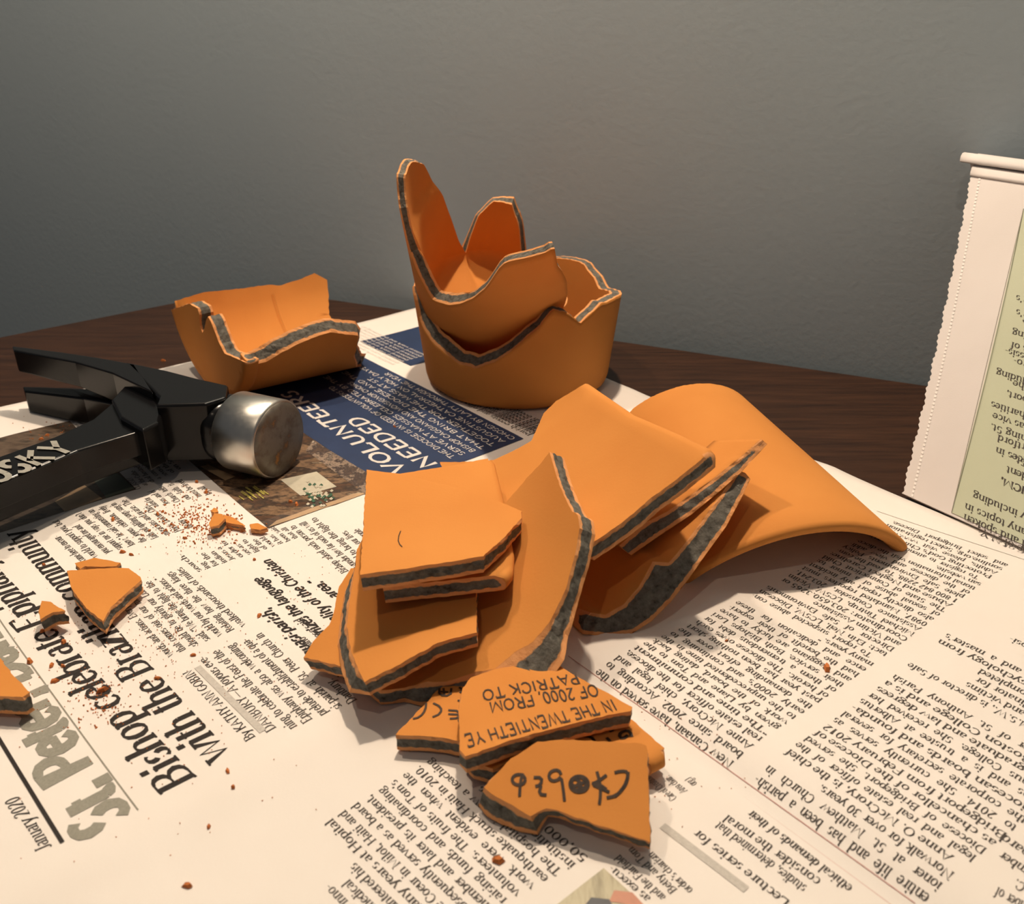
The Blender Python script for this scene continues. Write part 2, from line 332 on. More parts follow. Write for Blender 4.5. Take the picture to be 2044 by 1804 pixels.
def slab_geo(surf, outline, thick, grid=0.004, jit=0.0004, step=0.0016, slope=0.0, seed=1, bulge=.45):
    rnd = random.Random(seed)
    pts = []
    for o in outline:
        fin = 'f' in o[2:]
        if o[0] != 'uv' and fin is False: fin = o[-1] == 'f'
        sl = next((float(k[1:]) for k in o[2:] if isinstance(k, str) and k[0] == 's'), slope)
        if o[0] == 'uv': uv = (o[1], o[2])
        else:
            root = next((k for k in o[2:] if k in ('near', 'far')), None)
            uv = surf.hit(o[0], o[1], root)
        pts.append((Vector(uv), fin, sl))
    # orientation
    ar = sum(pts[i][0].x * pts[(i + 1) % len(pts)][0].y - pts[(i + 1) % len(pts)][0].x * pts[i][0].y for i in range(len(pts)))
    if ar < 0:
        q = [p[0] for p in pts][::-1]; fl = [p[1] for p in pts]; sl_ = [p[2] for p in pts][::-1]; n = len(pts)
        fl2 = [fl[(n - 2 - i) % n] for i in range(n)]
        pts = list(zip(q, fl2, sl_))
    ring = []; slp = []
    for i in range(len(pts)):
        a, fin, s_a = pts[i]; b, _, s_b = pts[(i + 1) % len(pts)]; n = max(1, int((b - a).length / step))
        d = (b - a); nn = Vector((d.y, -d.x)).normalized() if d.length > 0 else Vector((0, 0))
        for k in range(n):
            t = k / n; p = a + d * t
            if not fin:
                p = p + nn * (noise.noise(Vector((p.x * 350, p.y * 350, seed * 7.3))) * jit * .8 + rnd.uniform(-jit, jit) * .3) * (0.3 if k == 0 else 1)
            ring.append((p, fin, nn)); slp.append(s_a + (s_b - s_a) * t)
    n = len(ring)
    xs = [p.x for p, _, _ in ring]; ys = [p.y for p, _, _ in ring]
    cand = []
    def inside(x, y):
        c = False; j = n - 1
        for i in range(n):
            if (ys[i] > y) != (ys[j] > y) and x < (xs[j] - xs[i]) * (y - ys[i]) / (ys[j] - ys[i]) + xs[i]: c = not c
            j = i
        return c
    gx = min(xs) + grid * .37
    while gx < max(xs):
        gy = min(ys) + grid * .41
        while gy < max(ys):
            if inside(gx, gy) and min((gx - xs[i]) ** 2 + (gy - ys[i]) ** 2 for i in range(0, n, 1)) > (grid * .45) ** 2: cand.append(Vector((gx, gy)))
            gy += grid
        gx += grid
    S_ = 1000.0
    vin = [Vector((p.x * S_, p.y * S_)) for p, _, _ in ring] + [c * S_ for c in cand]
    res = delaunay_2d_cdt(vin, [], [list(range(n))], 1, 1e-5)
    ov, ofc, orig = res[0], res[2], res[3]
    uvs = [Vector(v) / S_ for v in ov]
    vs = []; core = []; fs = []; sm = []
    m = len(uvs)
    for p in uvs: vs.append(surf.S(p.x, p.y, 0)); core.append(0.0)
    for p in uvs: vs.append(surf.S(p.x, p.y, thick)); core.append(0.0)
    for f in ofc: fs.append(list(f)); sm.append(True); fs.append([i + m for i in f][::-1]); sm.append(True)
    idx = {}
    for vi, os_ in enumerate(orig):
        for o in os_:
            if o < n: idx[o] = vi
    if any(slp):
        for i in range(n):
            p, fin, nn = ring[i]
            if not fin and i in idx:
                q = p + nn * slp[i] * thick; vs[idx[i] + m] = surf.S(q.x, q.y, thick)
    prof = [(.14, .15), (.32, .5), (.5, .6), (.68, .5), (.86, .15)]
    tm = thick * 1000
    rings = []
    for t, bul in prof:
        r = []
        for i in range(n):
            p, fin, nn = ring[i]
            if fin:
                q = p + nn * (thick * bulge * math.sqrt(max(0, 1 - (2 * t - 1) ** 2))); c = 0.0
            else:
                q = p + nn * (rnd.uniform(-1, 1) * .00022 + slp[i] * thick * t + noise.noise(Vector((p.x * 260, p.y * 260, t * 3))) * .0006); c = min(t, 1 - t) * tm
            r.append(len(vs)); vs.append(surf.S(q.x, q.y, thick * t)); core.append(c)
        rings.append(r)
    # separate edge rows so the break line stays crisp
    top = []; bot = []
    for i in range(n):
        p, fin, nn = ring[i]; vi = idx.get(i, 0)
        top.append(vi); bot.append(vi + m)
    # break edges stay crisp: the fractured side gets its own border vertices
    t2 = list(top); b2 = list(bot)
    for i in range(n):
        if not ring[i][1] and not ring[i - 1][1]:
            t2[i] = len(vs); vs.append(vs[top[i]].copy()); core.append(0.1); b2[i] = len(vs); vs.append(vs[bot[i]].copy()); core.append(0.1)
    seq = [t2] + rings + [b2]
    for a, b in zip(seq[:-1], seq[1:]):
        for i in range(n):
            j = (i + 1) % n
            if len({a[i], a[j], b[j], b[i]}) == 4: fs.append([a[i], b[i], b[j], a[j]]); sm.append(ring[i][1])
            
    return vs, fs, core, sm
def flat_core(vs, fs, core): return vs, fs, core
def shard(name, label, surf, outline, thick, cat='pottery shard', group=None, **kw):
    vs, fs, core, sm = slab_geo(surf, outline, thick, **kw)
    c = sum((Vector(v) for v in vs), Vector()) / len(vs); c.z = min(v[2] for v in vs)
    o = mesh(name, vs, fs, CLAY, None, sm, None, core, local=c)
    fix_normals(o)
    o['zmin'] = float(c.z)
    return tag(o, label, cat, group)
def part_on(name, parent, vs, fs, m):
    org = Vector(parent.location); me = bpy.data.meshes.new(name)
    me.from_pydata([tuple(Vector(v) - org) for v in vs], [], fs); me.materials.append(m); me.update()
    return link(bpy.data.objects.new(name, me), parent)

# ------------------------------------------------------------------ setting
corner = Vector((-0.2031, 0.6831, 0)); dR = Vector((0.913, -0.409, 0)).normalized(); nR = Vector((0.409, 0.913, 0)).normalized()
def make_wall():
    m, N, L, b = mat('wall_paint', 0.62)
    b.inputs['Specular IOR Level'].default_value = 0.3
    t = tex(N, L, 3.0, 3); t2 = tex(N, L, 260, 5)
    r = ramp(N, [(0.3, (0.36, 0.435, 0.485)), (0.7, (0.39, 0.465, 0.51))])
    L.new(t.outputs['Fac'], r.inputs['Fac']); L.new(r.outputs['Color'], b.inputs['Base Color'])
    bump(N, L, b, t2.outputs['Fac'], 0.13, 0.0009)
    base = corner + nR * 0.012
    p0 = base - dR * 1.6; p1 = base + dR * 2.6
    vs = []; fs = []
    for (p, q) in ((p0, p1),):
        a, c = p, q; d, e = q + nR * .1, p + nR * .1
        for z in (-0.75, 1.75):
            for w in (a, c, d, e): vs.append((w.x, w.y, z))
    fs = [[0, 1, 5, 4], [1, 2, 6, 5], [2, 3, 7, 6], [3, 0, 4, 7], [0, 3, 2, 1], [4, 5, 6, 7]]
    o = mesh('wall_back', vs, fs, m); fix_normals(o); return tag(o, kind='structure')
make_wall()
fl = mesh('floor', [(-3, -2.5, -.75), (3.2, -2.5, -.75), (3.2, 2.2, -.75), (-3, 2.2, -.75), (-3, -2.5, -.77), (3.2, -2.5, -.77), (3.2, 2.2, -.77), (-3, 2.2, -.77)],
          [[0, 1, 2, 3], [7, 6, 5, 4], [0, 4, 5, 1], [1, 5, 6, 2], [2, 6, 7, 3], [3, 7, 4, 0]], simple('floor_boards', (0.14, 0.08, 0.045), 0.5, 0, 0.3, 8))
tag(fl, kind='structure')

def make_table():
    m, N, L, b = mat('dark_stained_wood', 0.38)
    b.inputs['Specular IOR Level'].default_value = 0.35
    t = tex(N, L, 22, 6, 'Noise', 0.65, ((1, 14, 1), math.atan2(-dR.y, dR.x)))
    r = ramp(N, [(0.3, (0.017, 0.0065, 0.0032)), (0.7, (0.054, 0.022, 0.010))])
    L.new(t.outputs['Fac'], r.inputs['Fac']); L.new(r.outputs['Color'], b.inputs['Base Color'])
    bump(N, L, b, t.outputs['Fac'], 0.15, 0.0006)
    root = empty('dining_table', (0.15, 0.15, -0.75)); tag(root, 'dark brown stained wooden table pushed against the grey wall', 'table')
    c = corner
    l1 = c - B * 0.62
    poly = [c, c + dR * 1.05, c + dR * 1.05 - nR * 0.95, c - nR * .95 + dR * 0.12 - B * .3, l1]
    # round the visible corner a little
    rc = []
    for k in range(5):
        t_ = k / 4; a = c - B * .012; d = c + dR * .012
        rc.append(a * (1 - t_) ** 2 + c * 2 * t_ * (1 - t_) + d * t_ ** 2)
    poly = rc + poly[1:]
    vs, fs = prism(poly, -0.03, 0.0, 0.0)
    o = mesh('tabletop', vs, fs, m, root); fix_normals(o)
    cen = sum(poly, Vector()) / len(poly)
    inn = [cen + (p - cen) * .88 for p in (c, c + dR * 1.05, c + dR * 1.05 - nR * .95, l1)]
    for i in range(4):
        a, b2 = inn[i], inn[(i + 1) % 4]; d = (b2 - a).normalized(); n2 = Vector((-d.y, d.x, 0)) * .01
        vs, fs = prism([a - n2, b2 - n2, b2 + n2, a + n2], -0.11, -0.03); q = mesh('apron', vs, fs, m, root); fix_normals(q)
        vs, fs = prism([a + Vector((x, y, 0)) for x, y in ((-.03, -.03), (.03, -.03), (.03, .03), (-.03, .03))], -0.75, -0.03)
        q = mesh('leg', vs, fs, m, root); fix_normals(q)
make_table()

# ------------------------------------------------------------------ the lying newspaper spread
news = empty('newspaper_spread', (0.05, 0.25, 0.0))
tag(news, 'open newspaper spread lying flat over the dark table under all the shards', 'newspaper')
EPS = 0.00016
def lay(e): return lambda x, y: Vector((x, y, hz(x, y) + e))
def make_sheet():
    vs = []; fs = []; LA, LB, st = 0.86, 0.72, 0.004
    na, nb = int(LA / st), int(LB / st)
    for i in range(na + 1):
        for j in range(nb + 1):
            w = 0.0008 * math.sin(i * .13) if j == 0 else 0
            p = C0 - A * (i * LA / na) - B * (j * LB / nb + w)
            z = hz(p.x, p.y)
            if j == 0 or i == 0: z += 0.0006
            vs.append((p.x, p.y, z))
    for i in range(na):
        for j in range(nb):
            k = i * (nb + 1) + j; fs.append((k, k + 1, k + nb + 2, k + nb + 1))
    o = mesh('top_sheet', vs, fs, PAPER, news, True); fix_normals(o)
    md = o.modifiers.new('thickness', 'SOLIDIFY'); md.thickness = 0.0003; md.offset = -1
make_sheet()

ink_b, ink_h, ink_g, ink_l, ink_r, ink_w = Ink(), Ink(), Ink(), Ink(), Ink(), Ink()
L1 = lay(EPS); L2 = lay(EPS * 2.2)
LINES = []
def tline(ink, text, a, b, size, style, lay_=L1, **kw):
    if ink in (ink_h, ink_g): ink = Ink(); LINES.append((ink, 'headline_text', INK if style != 'masthead' else INKG))
    ink.line(text, GP(*a), GP(*b), size / 10000.0, style, lay_, **kw)
def rule(ink, a, b, w, lay_=L1):
    k0 = {ink_g: INKG, ink_h: INK, ink_l: INKL, ink_r: INKR}[ink]; ink = Ink(); LINES.append((ink, 'printed_rule', k0))
    a, b = GP(*a), GP(*b); d = (b - a).normalized(); n = Vector((-d.y, d.x, 0)) * w / 2; k = max(1, int((b - a).length / .006))
    for i in range(k):
        p = a + (b - a) * i / k; q = a + (b - a) * (i + 1) / k
        ink.poly([p - n, q - n, q + n, p + n], lay_)
def block(ink, lines, s0, e0, s1, e1, size, style='serif', lay_=L1, skip=()):
    s0, e0, s1, e1 = GP(*s0), GP(*e0), GP(*s1), GP(*e1); n = len(lines); size = (s1 - s0).dot(B) / max(1, n - 1) * 930
    mx = max(width(t) for t in lines)
    for i, t in enumerate(lines):
        if not t or i in skip: continue
        f = i / max(1, n - 1); a = s0.lerp(s1, f); b = e0.lerp(e1, f)
        ind = 0
        if t.startswith(' '): ind = .06; t = t[1:]
        a = a.lerp(b, ind)
        nat = (b - a).length / mx * 1.02
        if width(t) * nat > .78 * (b - a).length: ink.line(t, a, b, size / 10000, style, lay_, True, nat)
        else: ink.line(t, a, b, size / 10000, style, lay_, False, nat)

# front page at the left
tline(ink_h, 'Bishop celebrate Epiphany', (392, 1553), (-20, 1118), 14.6, 'head')
tline(ink_h, 'with the Brazilian community', (461, 1504), (50, 1056), 14.6, 'head')
tline(ink_g, 'St. Peter, Danbury', (262, 1628), (-62, 1172), 20, 'masthead')
rule(ink_g, (276, 1617), (-5, 1230), 0.0004)
rule(ink_h, (125, 1682), (-12, 1458), 0.0011)
tline(ink_h, 'January 2020', (104, 1690), (36, 1588), 5.2, 'ital')
tline(ink_h, 'By KATHY-ANN GOBIN', (510, 1471), (381, 1336), 4.4, 'serif')
rule(ink_l, (525, 1460), (394, 1331), 0.0022)
block(ink_b, [' DANBURY—A joyous eve-', 'ning to celebrate the Feast of the', 'Epiphany was also a welcoming', 'prelude to establishment of a qua-', 'si-parish at St. Peter Church in', 'Danbury.', ' Bishop Frank J. Caggiano', 'President of the diocese said'],
      (562, 1463), (408, 1308), (770, 1374), (601, 1232), 6.0)
block(ink_b, ['words and actions. Every word', 'that comes out of our mouths', 'should be to glorify our Lord”', 'said. “We bring the light to the', 'world by our words and actions.”', 'Relating how the three kings', 'walked thousands of miles'],
      (347, 1307), (236, 1188), (492, 1247), (362, 1132), 5.8)
block(ink_b, ['come here to encour-', 'world to support you, but', 'you encouraged me and', 'support me in ways you don’t', 'know,” he said commenting on', 'the joyous celebration, lively', 'faith and uplifting songs sung in', 'musicians and praise. The', 'Priests, Deacons, Chris-', 'the joy'],
      (172, 1118), (92, 1045), (386, 1052), (295, 985), 5.4)
block(ink_b, ['search-', 'ing', 'for the', 'indian', 'Jesus a', 'order to', 'see as', 'light to', 'of the', 'world', 'it has', 'been said', 'that all'], (404, 1139), (362, 1104), (596, 1073), (561, 1045), 5.2)
block(ink_b, ['Bishop asked each person to', 'wonder how far each of us will', 'and to bring the light to', 'others in our lives', 'today the people', 'carry the'], (696, 1140), (588, 1048), (792, 1092), (690, 1010), 5.2)
for t, a, b in (('“quasi-parish,', (640, 1312), (537, 1212)), ('recognizes the language', (690, 1296), (522, 1152)), ('and reality of the Christian', (728, 1276), (539, 1115)), ('area.”', (680, 1190), (633, 1153))):
    tline(ink_h, t, a, b, 6.3, 'cond')
# text strip between the two photographs and beyond them
block(ink_b, ['CLASSIN', 'at the Cathe-', 'dral hosted', 'a concert by', 'several choirs', 'of the year', 'on Sunday'], (282, 975), (256, 946), (362, 936), (318, 898), 4.6)
block(ink_b, ['asked for', 'Jesus and of', 'Church tells', 'our faith is', 'must be lived', 'by all'], (318, 1010), (288, 985), (424, 985), (380, 950), 4.6)
block(ink_b, ['services at the', 'and parish life', 'for the year of', 'grace in our', 'towns and'], (150, 868), (118, 846), (205, 856), (172, 838), 4.4)
# bottom sheet
block(ink_b, ['In addition to inno-', 'cence and medical', 'Tom volunteered his', 'for many years at Hopital', 'Sacre Coeur in Milot, Haiti and', 'subsequently served as a board', 'member and later its president,', 'raising funds and coordinating', 'volunteers. The fruits of Tom’s', 'work were evident when the', 'earthquake struck Haiti in 2010.', 'The hospital is now a teaching', 'institution and serves', '50,000 patients each year'],
      (800, 1905), (580, 1682), (1176, 1712), (905, 1488), 7.4)
block(ink_b, ['Ventures', 'or as Tom', 'order’s charism', 'Betty and Tom', 'the Fairfield', 'new execu-'], (1225, 1690), (1195, 1664), (1345, 1745), (1300, 1705), 7.0, skip=(0, 1, 2, 3, 4, 5))
for t, a, b in (('as execu-', (1300, 1792), (1222, 1727)), ('and the Fairfield', (1330, 1790), (1237, 1706)), ('Betty and Tom', (1352, 1776), (1262, 1690)), ('order’s charism', (1384, 1776), (1302, 1700)), ('Lecture series for', (1578, 1800), (1392, 1655)),
                ('as conscience on his', (1655, 1830), (1393, 1626)), ('studies, determined that', (1690, 1822), (1430, 1640)), ('consider the moral', (1640, 1735), (1476, 1627)), ('ethical demands of their', (1740, 1776), (1512, 1615))):
    if t.startswith('consider'): a = (1640, 1756); b = (1452, 1626)
    if t.startswith('ethical'): a = (1703, 1770); b = (1500, 1616)
    if t.startswith('studies'): a = (1612, 1770); b = (1436, 1640)
    if t.startswith('as consc'): continue
    tline(ink_b, t, a, b, 4.2 if 'ecture' in t or 'thical' in t or 'onsider' in t or 'tudies' in t else 3.4, 'serif')
block(ink_b, ['Care of Creation', 'Area chair.', 'org.)'], (1352, 1592), (1296, 1548), (1392, 1564), (1340, 1518), 6.4, 'ital')
rule(ink_l, (1322, 1648), (1490, 1776), 0.0024)
for k in range(3):
    rule(ink_r, (1120 + 7 * k, 1318 - 4 * k), (1300 + 9 * k, 1453 - 7 * k), 0.00022); rule(ink_r, (1300 + 9 * k, 1453 - 7 * k), (1800 + 13 * k, 1822 - 9 * k), 0.00022)
# right page, two columns
block(ink_b, ['New Canaan, have served on the', 'board since 2002. According to', 'Anne McCrory, chief legal and', 'real estate officer for the diocese,', '“The time and commitment', 'given by Liane and Tom to the', 'work of the board, dating back', 'to the unprecedented time in the', 'early 2000’s and continuing to', 'the demanding effort over the', 'past year has been nothing short', 'of heroic. The diocese owes each', 'of them a tremendous debt for', 'their service. Both Bishops Lori', 'and Caggiano are lucky to have', 'had the benefit of their experi-', 'ence and dedication for these', 'many years.”', ' To report suspected abuse con-', 'tact: Erin Neil, LCSW, Diocesan', 'Director of Safe Environments', 'and Victim Assistance', 'Coordinator: 203.650.3265 or', 'Michael Tintrup, LCSW, Victim', 'Assistance Counselor, 203.241.', '0987. Mandated reporters must', 'also directly report any incident', 'of sexual abuse of a minor to:', 'The State of Connecticut Child', 'Abuse and Neglect Careline:', '1 800 842 2288. To read the com-', 'plete Safe Environments Policy', 'of the diocese and view addi-', 'tional information visit the dioce-', 'san website.', ' To register to attend a VIRTUS', 'Protecting God’s Children for', 'Adults, please visit www.virtu-', 'sonline.org. Select registration', 'and select Bridgeport Diocese.'],
      (1466, 1522), (1196, 1336), (2013, 1127), (1783, 1040), 7.2)
block(ink_b, ['entire life and has been a parish-', 'ioner at St. Matthew Church in', 'Norwalk for over 30 years.', ' Anne O. McCrory, is the chief', 'legal and real estate officer of the', 'Diocese of Bridgeport. She served', 'as chancellor of the Diocese of', 'Bridgeport from February 2012', 'to 2014. She currently serves as', 'the corporate secretary for several', 'diocesan boards and founda-', 'tions and is a trustee at Albertus', 'Magnus College. She received her', 'undergraduate and law degrees', 'from Boston College and is a', 'parishioner of St. Anthony Parish', 'in Fairfield.', ' Erin Neil, M.S.W., is director of Safe', 'Environments and victims', 'assistance coordinator for', 'Bridgeport. She completed', 'Sociology and Psychology from', 'Fairfield University and a master’s', 'in Social Work from', 'Connecticut State in', 'has served in Norwalk posi-', 'tions at Arlington, N.Y.', 'Catholic years of', 'experience Sea', 'to disabil-', 'ities, and adults', 'with others.', 'the diocese'],
      (1857, 1788), (1512, 1548), (2420, 1335), (2020, 1165), 7.2)
block(ink_b, ['member of', 'his S. C.', 'is a member', 'of the board'], (2080, 1820), (1990, 1770), (2160, 1770), (2005, 1665), 7.2)
rule(ink_l, (1750, 1020), (2060, 1122), 0.0003)

# photographs and the navy advertisement: flat print on the page
def printed(name, m, quad, lift=EPS, n=10, parent=news, scr=True):
    q = [GP(*p) if scr else Vector(p) for p in quad]; vs = []; fs = []
    for i in range(n + 1):
        for j in range(n + 1):
            a = q[0].lerp(q[1], i / n); b = q[3].lerp(q[2], i / n); p = a.lerp(b, j / n)
            vs.append((p.x, p.y, hz(p.x, p.y) + lift))
    for i in range(n):
        for j in range(n):
            k = i * (n + 1) + j; fs.append((k, k + 1, k + n + 2, k + n + 1))
    return mesh(name, vs, fs, m, parent)
def AB(p): p = GP(*p); return p.dot(A), p.dot(B)
def abq(a0, a1, b0, b1): return [A * a0 + B * b0, A * a1 + B * b0, A * a1 + B * b1, A * a0 + B * b1]
# navy boxes
aR, bR = AB((1048, 875)); aL2, bL2 = AB((665, 904))
printed('printed_advertisement', BLUE, abq(aR, AB((708, 708))[0], bL2, bR - .001), scr=False, n=24, lift=EPS * 1.5)
a2, b2 = AB((793, 738)); a3, b3 = AB((716, 682))
printed('printed_advertisement', BLUE, abq(a2, a3, b3 + .001, b3 + .085), scr=False, n=14, lift=EPS * 1.5)
L3 = lay(EPS * 2.6)
def anchored(ink, text, ia, pa, ib, pb, size, style):
    f = lambda k: width(text[:k]) + glyph(text[k])[0] / 2
    a, b = GP(*pa), GP(*pb); u = (b - a) / (f(ib) - f(ia)); s0 = a - u * f(ia)
    ink.line(text, s0, s0 + u * width(text), size / 10000, style, L3)
anchored(ink_w, 'VOLUNTEERS', 1, (773, 910), 6, (651, 825), 12.7, 'sans')
anchored(ink_w, 'NEEDED', 0, (861, 918), 5, (729, 839), 12.7, 'sans')
for i, t in enumerate(['THE DIOCESE IS IN NEED OF VOLUNTEERS TO', 'SERVE AT MASSES CELEBRATED BY THE', 'BISHOP CAGGIANO AND MONSIGNOR CHOIRS', 'THAT BRING THE DIOCESE AND THE', 'TOGETHER FOR THE MASS AT ST.', 'AUGUSTINE CATHEDRAL ON HOLY DAYS', 'CHOSEN BY LAITY THROUGH THE YEAR']):
    s0 = GP(910, 913).lerp(GP(1030, 876), i / 6); e0 = s0 + A * (.135 if i % 2 else .118)
    ink_w.line(t, s0, e0, 0.00046, 'thin', L3)
for i in range(8):
    s0 = GP(795, 731).lerp(GP(850, 716), i / 6); ink_w.line('pastoral work and the training of', s0 + A * .004, s0 + A * .078, 0.00032, 'thin', L3)
for i in range(7):
    s0 = GP(1060, 868).lerp(GP(1105, 852), i / 6); ink_b.line('parish events and offerings of the', s0, s0 + A * .08, 0.0004, 'serif', L1)
# photos
a5, b5 = AB((535, 1055)); _, bblue = AB((640, 887))
printed('printed_photograph', PH_WOOD, abq(a5, AB((400, 800))[0], b5, bL2), scr=False, n=24)
printed('photograph_detail', PH_CREAM, [(600, 990), (560, 958), (632, 942), (672, 972)], EPS * 1.6, 4)
printed('photograph_detail', PH_TAN, [(536, 1053), (552, 1040), (705, 986), (735, 984)], EPS * 1.9, 4)
printed('photograph_detail', PH_TAN, [(450, 960), (400, 932), (415, 928), (470, 952)], EPS * 1.9, 4)
printed('photograph_detail', PH_CROWD, [(745, 1000), (610, 900), (625, 880), (760, 960)], EPS * 1.8, 6)
fv = Ink(); fw = Ink(); fy = Ink(); rr = random.Random(5)
for k in range(60):
    x, y = 632 + rr.gauss(0, 14), 990 + rr.gauss(0, 9)
    (fv if k % 2 else fw).poly([GP(x - 4, y + 1), GP(x, y - 3), GP(x + 4, y), GP(x, y + 3)], lay(EPS * 3 + k * 2e-7))
for k in range(24):
    x, y = 508 + rr.gauss(0, 12), 985 + rr.gauss(0, 5); fy.poly([GP(x - 6, y - 3), GP(x - 5, y - 5), GP(x + 6, y + 3), GP(x + 4, y + 4)], lay(EPS * 3 + k * 2e-7))
fv.make('photograph_detail', PH_LEAF, news); fw.make('photograph_detail', PH_CREAM, news); fy.make('photograph_detail', PH_YEL, news)
a6, b6 = AB((272, 977))
printed('printed_photograph', PH_DARK, abq(a6, AB((150, 838))[0], b6 - .32, b6), scr=False, n=24)
printed('photograph_detail', PH_GREEN, [(269, 976), (216, 930), (178, 945), (212, 995)], EPS * 1.6, 4)
printed('photograph_detail', PH_TAN, [(205, 996), (168, 968), (110, 1002), (130, 1022)], EPS * 1.6, 4)
# small photo at the lower frame edge
a7, b7 = AB((1205, 1733))
printed('printed_photograph', PH_BEIGE, abq(a7, a7 - .09, b7, b7 - .07), scr=False, n=8)
printed('photograph_detail', PH_SKIN, [(1216, 1800), (1226, 1778), (1262, 1782), (1290, 1812)], EPS * 1.6, 3)
printed('photograph_detail', PH_NAVY, [(1150, 1830), (1180, 1792), (1216, 1796), (1236, 1830)], EPS * 1.7, 3)
for ik, nm, m in LINES + [(ink_b, 'body_text', INKB), (ink_w, 'advertisement_text', WHITEP)]:
    o = ik.make(nm, m, news)
    if nm in ('body_text', 'advertisement_text'): tag(o, kind='stuff')

# ------------------------------------------------------------------ folded newspaper standing against the wall
def make_standing():
    root = empty('folded_newspaper', tuple(G(1900, 1010, 0.002)))
    tag(root, 'folded newspaper standing upright against the wall, green text box facing out', 'newspaper')
    bl = G(1800, 984, 0.0032); br = G(2044, 1094, 0.0032); wd = (br - bl); wd.z = 0; wd = wd.normalized()
    # the top left corner lies on the ray through (1938, 345); choose it 25 mm in front of the wall
    r = ray(1938, 345); wp = (corner + nR * 0.012)
    t = ((wp - CAM).dot(nR) - 0.030) / r.dot(nR); tl = CAM + r * t
    up = tl - bl; H = up.length; up.normalize(); nn = wd.cross(up).normalized()
    if nn.dot(CAM - bl) < 0: nn = -nn
    Wd = 0.26
    def S(a, b, d=0.0):   # a across, b up, d out toward the viewer, gentle bow
        bow = 0.006 * math.sin(math.pi * min(1, max(0, b / H)))
        return bl + wd * a + up * b + nn * (d - bow * .5)
    def panel(name, a0, a1, b0, b1, d, th, m, zig=False, n=60):
        vs = []; fs = []; na = 10
        for k, dd in enumerate((d, d - th)):
            for i in range(n + 1):
                b = b0 + (b1 - b0) * i / n
                for j in range(na + 1):
                    a = a0 + (a1 - a0) * j / na
                    if j == 0 and zig: a += 0.0007 * (i % 2) + .0004 * math.sin(i * .7)
                    vs.append(S(a, b, dd))
        off = (n + 1) * (na + 1)
        for i in range(n):
            for j in range(na):
                k = i * (na + 1) + j; fs.append((k, k + 1, k + na + 2, k + na + 1)); fs.append((off + k, off + k + na + 1, off + k + na + 2, off + k + 1))
        for i in range(n):
            k = i * (na + 1); fs.append((k, k + na + 1, off + k + na + 1, off + k)); k += na; fs.append((k, off + k, off + k + na + 1, k + na + 1))
        for j in range(na):
            k = j; fs.append((k, off + k, off + k + 1, k + 1)); k = n * (na + 1) + j; fs.append((k, k + 1, off + k + 1, off + k))
        o = mesh(name, vs, fs, m, root); fix_normals(o); return o
    panel('front_page', 0, Wd, 0, H, 0.0, 0.0012, PAPER2, True, 110)
    panel('inner_page', 0.0012, Wd, 0, H, -0.0016, 0.0008, PAPER2, True, 70)
    # perforation dots beside the edge
    dk = Ink()
    for i in range(90):
        b = H * (i + .5) / 90
        q = [(.0046, b - .0005), (.0056, b - .0005), (.0056, b + .0006), (.0046, b + .0006)]
        dk.v += [S(x, y, .0002) for x, y in q]; k = len(dk.v); dk.f.append((k - 4, k - 3, k - 2, k - 1))
    dk.make('perforation', simple('perforation_shade', (0.80, 0.77, 0.74), .8, 0, .05, 300), root)
    # green box whose left edge runs from (2042,415) to (1899,1023)
    def inv(px, py):
        rr_ = ray(px, py); t_ = (bl - CAM).dot(nn) / rr_.dot(nn); p = CAM + rr_ * t_ - bl; c_ = wd.dot(up); a_, b_ = p.dot(wd), p.dot(up); k_ = 1 - c_ * c_; return (a_ - c_ * b_) / k_, (b_ - c_ * a_) / k_
    g0, g1 = inv(2042, 415), inv(1899, 1023)
    vs = []; fs = []; n = 24
    for i in range(n + 1):
        f = i / n; a = g1[0] + (g0[0] - g1[0]) * f; b = g1[1] + (g0[1] - g1[1]) * f - (0.0 if i else 0.0)
        vs += [S(a, b, .0003), S(Wd - .004, b - (0.0 if i else 0.0), .0003)]
    for i in range(n): fs.append((2 * i, 2 * i + 1, 2 * i + 3, 2 * i + 2))
    mesh('green_text_box', vs, fs, GREENP, root)
    bd = Ink(); bd.v = [S(g1[0], g1[1], .0004), S(g1[0] + .0004, g1[1], .0004), S(g0[0] + .0004, g0[1], .0004), S(g0[0], g0[1], .0004)]; bd.f = [(0, 1, 2, 3)]
    bd.make('box_border', INKG, root)
    tk = Ink()
    def SS(x, y): return S(x, y, .0005)
    ends = [('director’s', 2026, 587), ('member’s', 2026, 615), ('and the', 2040, 632), ('training', 2018, 655), ('offices of', 2015, 680), ('of the assis-', 2003, 692), ('in the pro-', 2020, 712), ('including', 1986, 735), ('and for the', 2020, 757), ('Bridgeport,', 2006, 778), ('Catholic Charities', 1976, 800), ('served as vice', 1980, 823),
            ('beginning St.', 1975, 845), ('of Hartford', 1990, 868), ('services in', 1986, 893), ('of the St.', 2022, 910), ('president', 2008, 932), ('M.A., CHCM,', 1996, 955), ('ministry including', 1942, 985), ('on many topics in', 1926, 1008), ('lectured and spoken', 1924, 1030), ('diocese of N.Y.', 1953, 1056)]
    for t_, x, y in ends:
        a, b = inv(x, y); sc = 0.00052; w_ = width(t_) * sc
        tk.line(t_, (a + w_, b + .001), (a, b + .001), sc * .9, 'bold' if 'CHCM' in t_ else 'serif', SS)
    tk.make('body_text', INKB, root)
    # rolled fold at the top: a spiral of sheets going back to the wall
    m_ = PAPER2
    prof = []
    for k in range(13):
        a = math.radians(-20 + k * 17); prof.append((-0.0085 + 0.0085 * math.cos(a), 0.0 + 0.0085 * math.sin(a)))
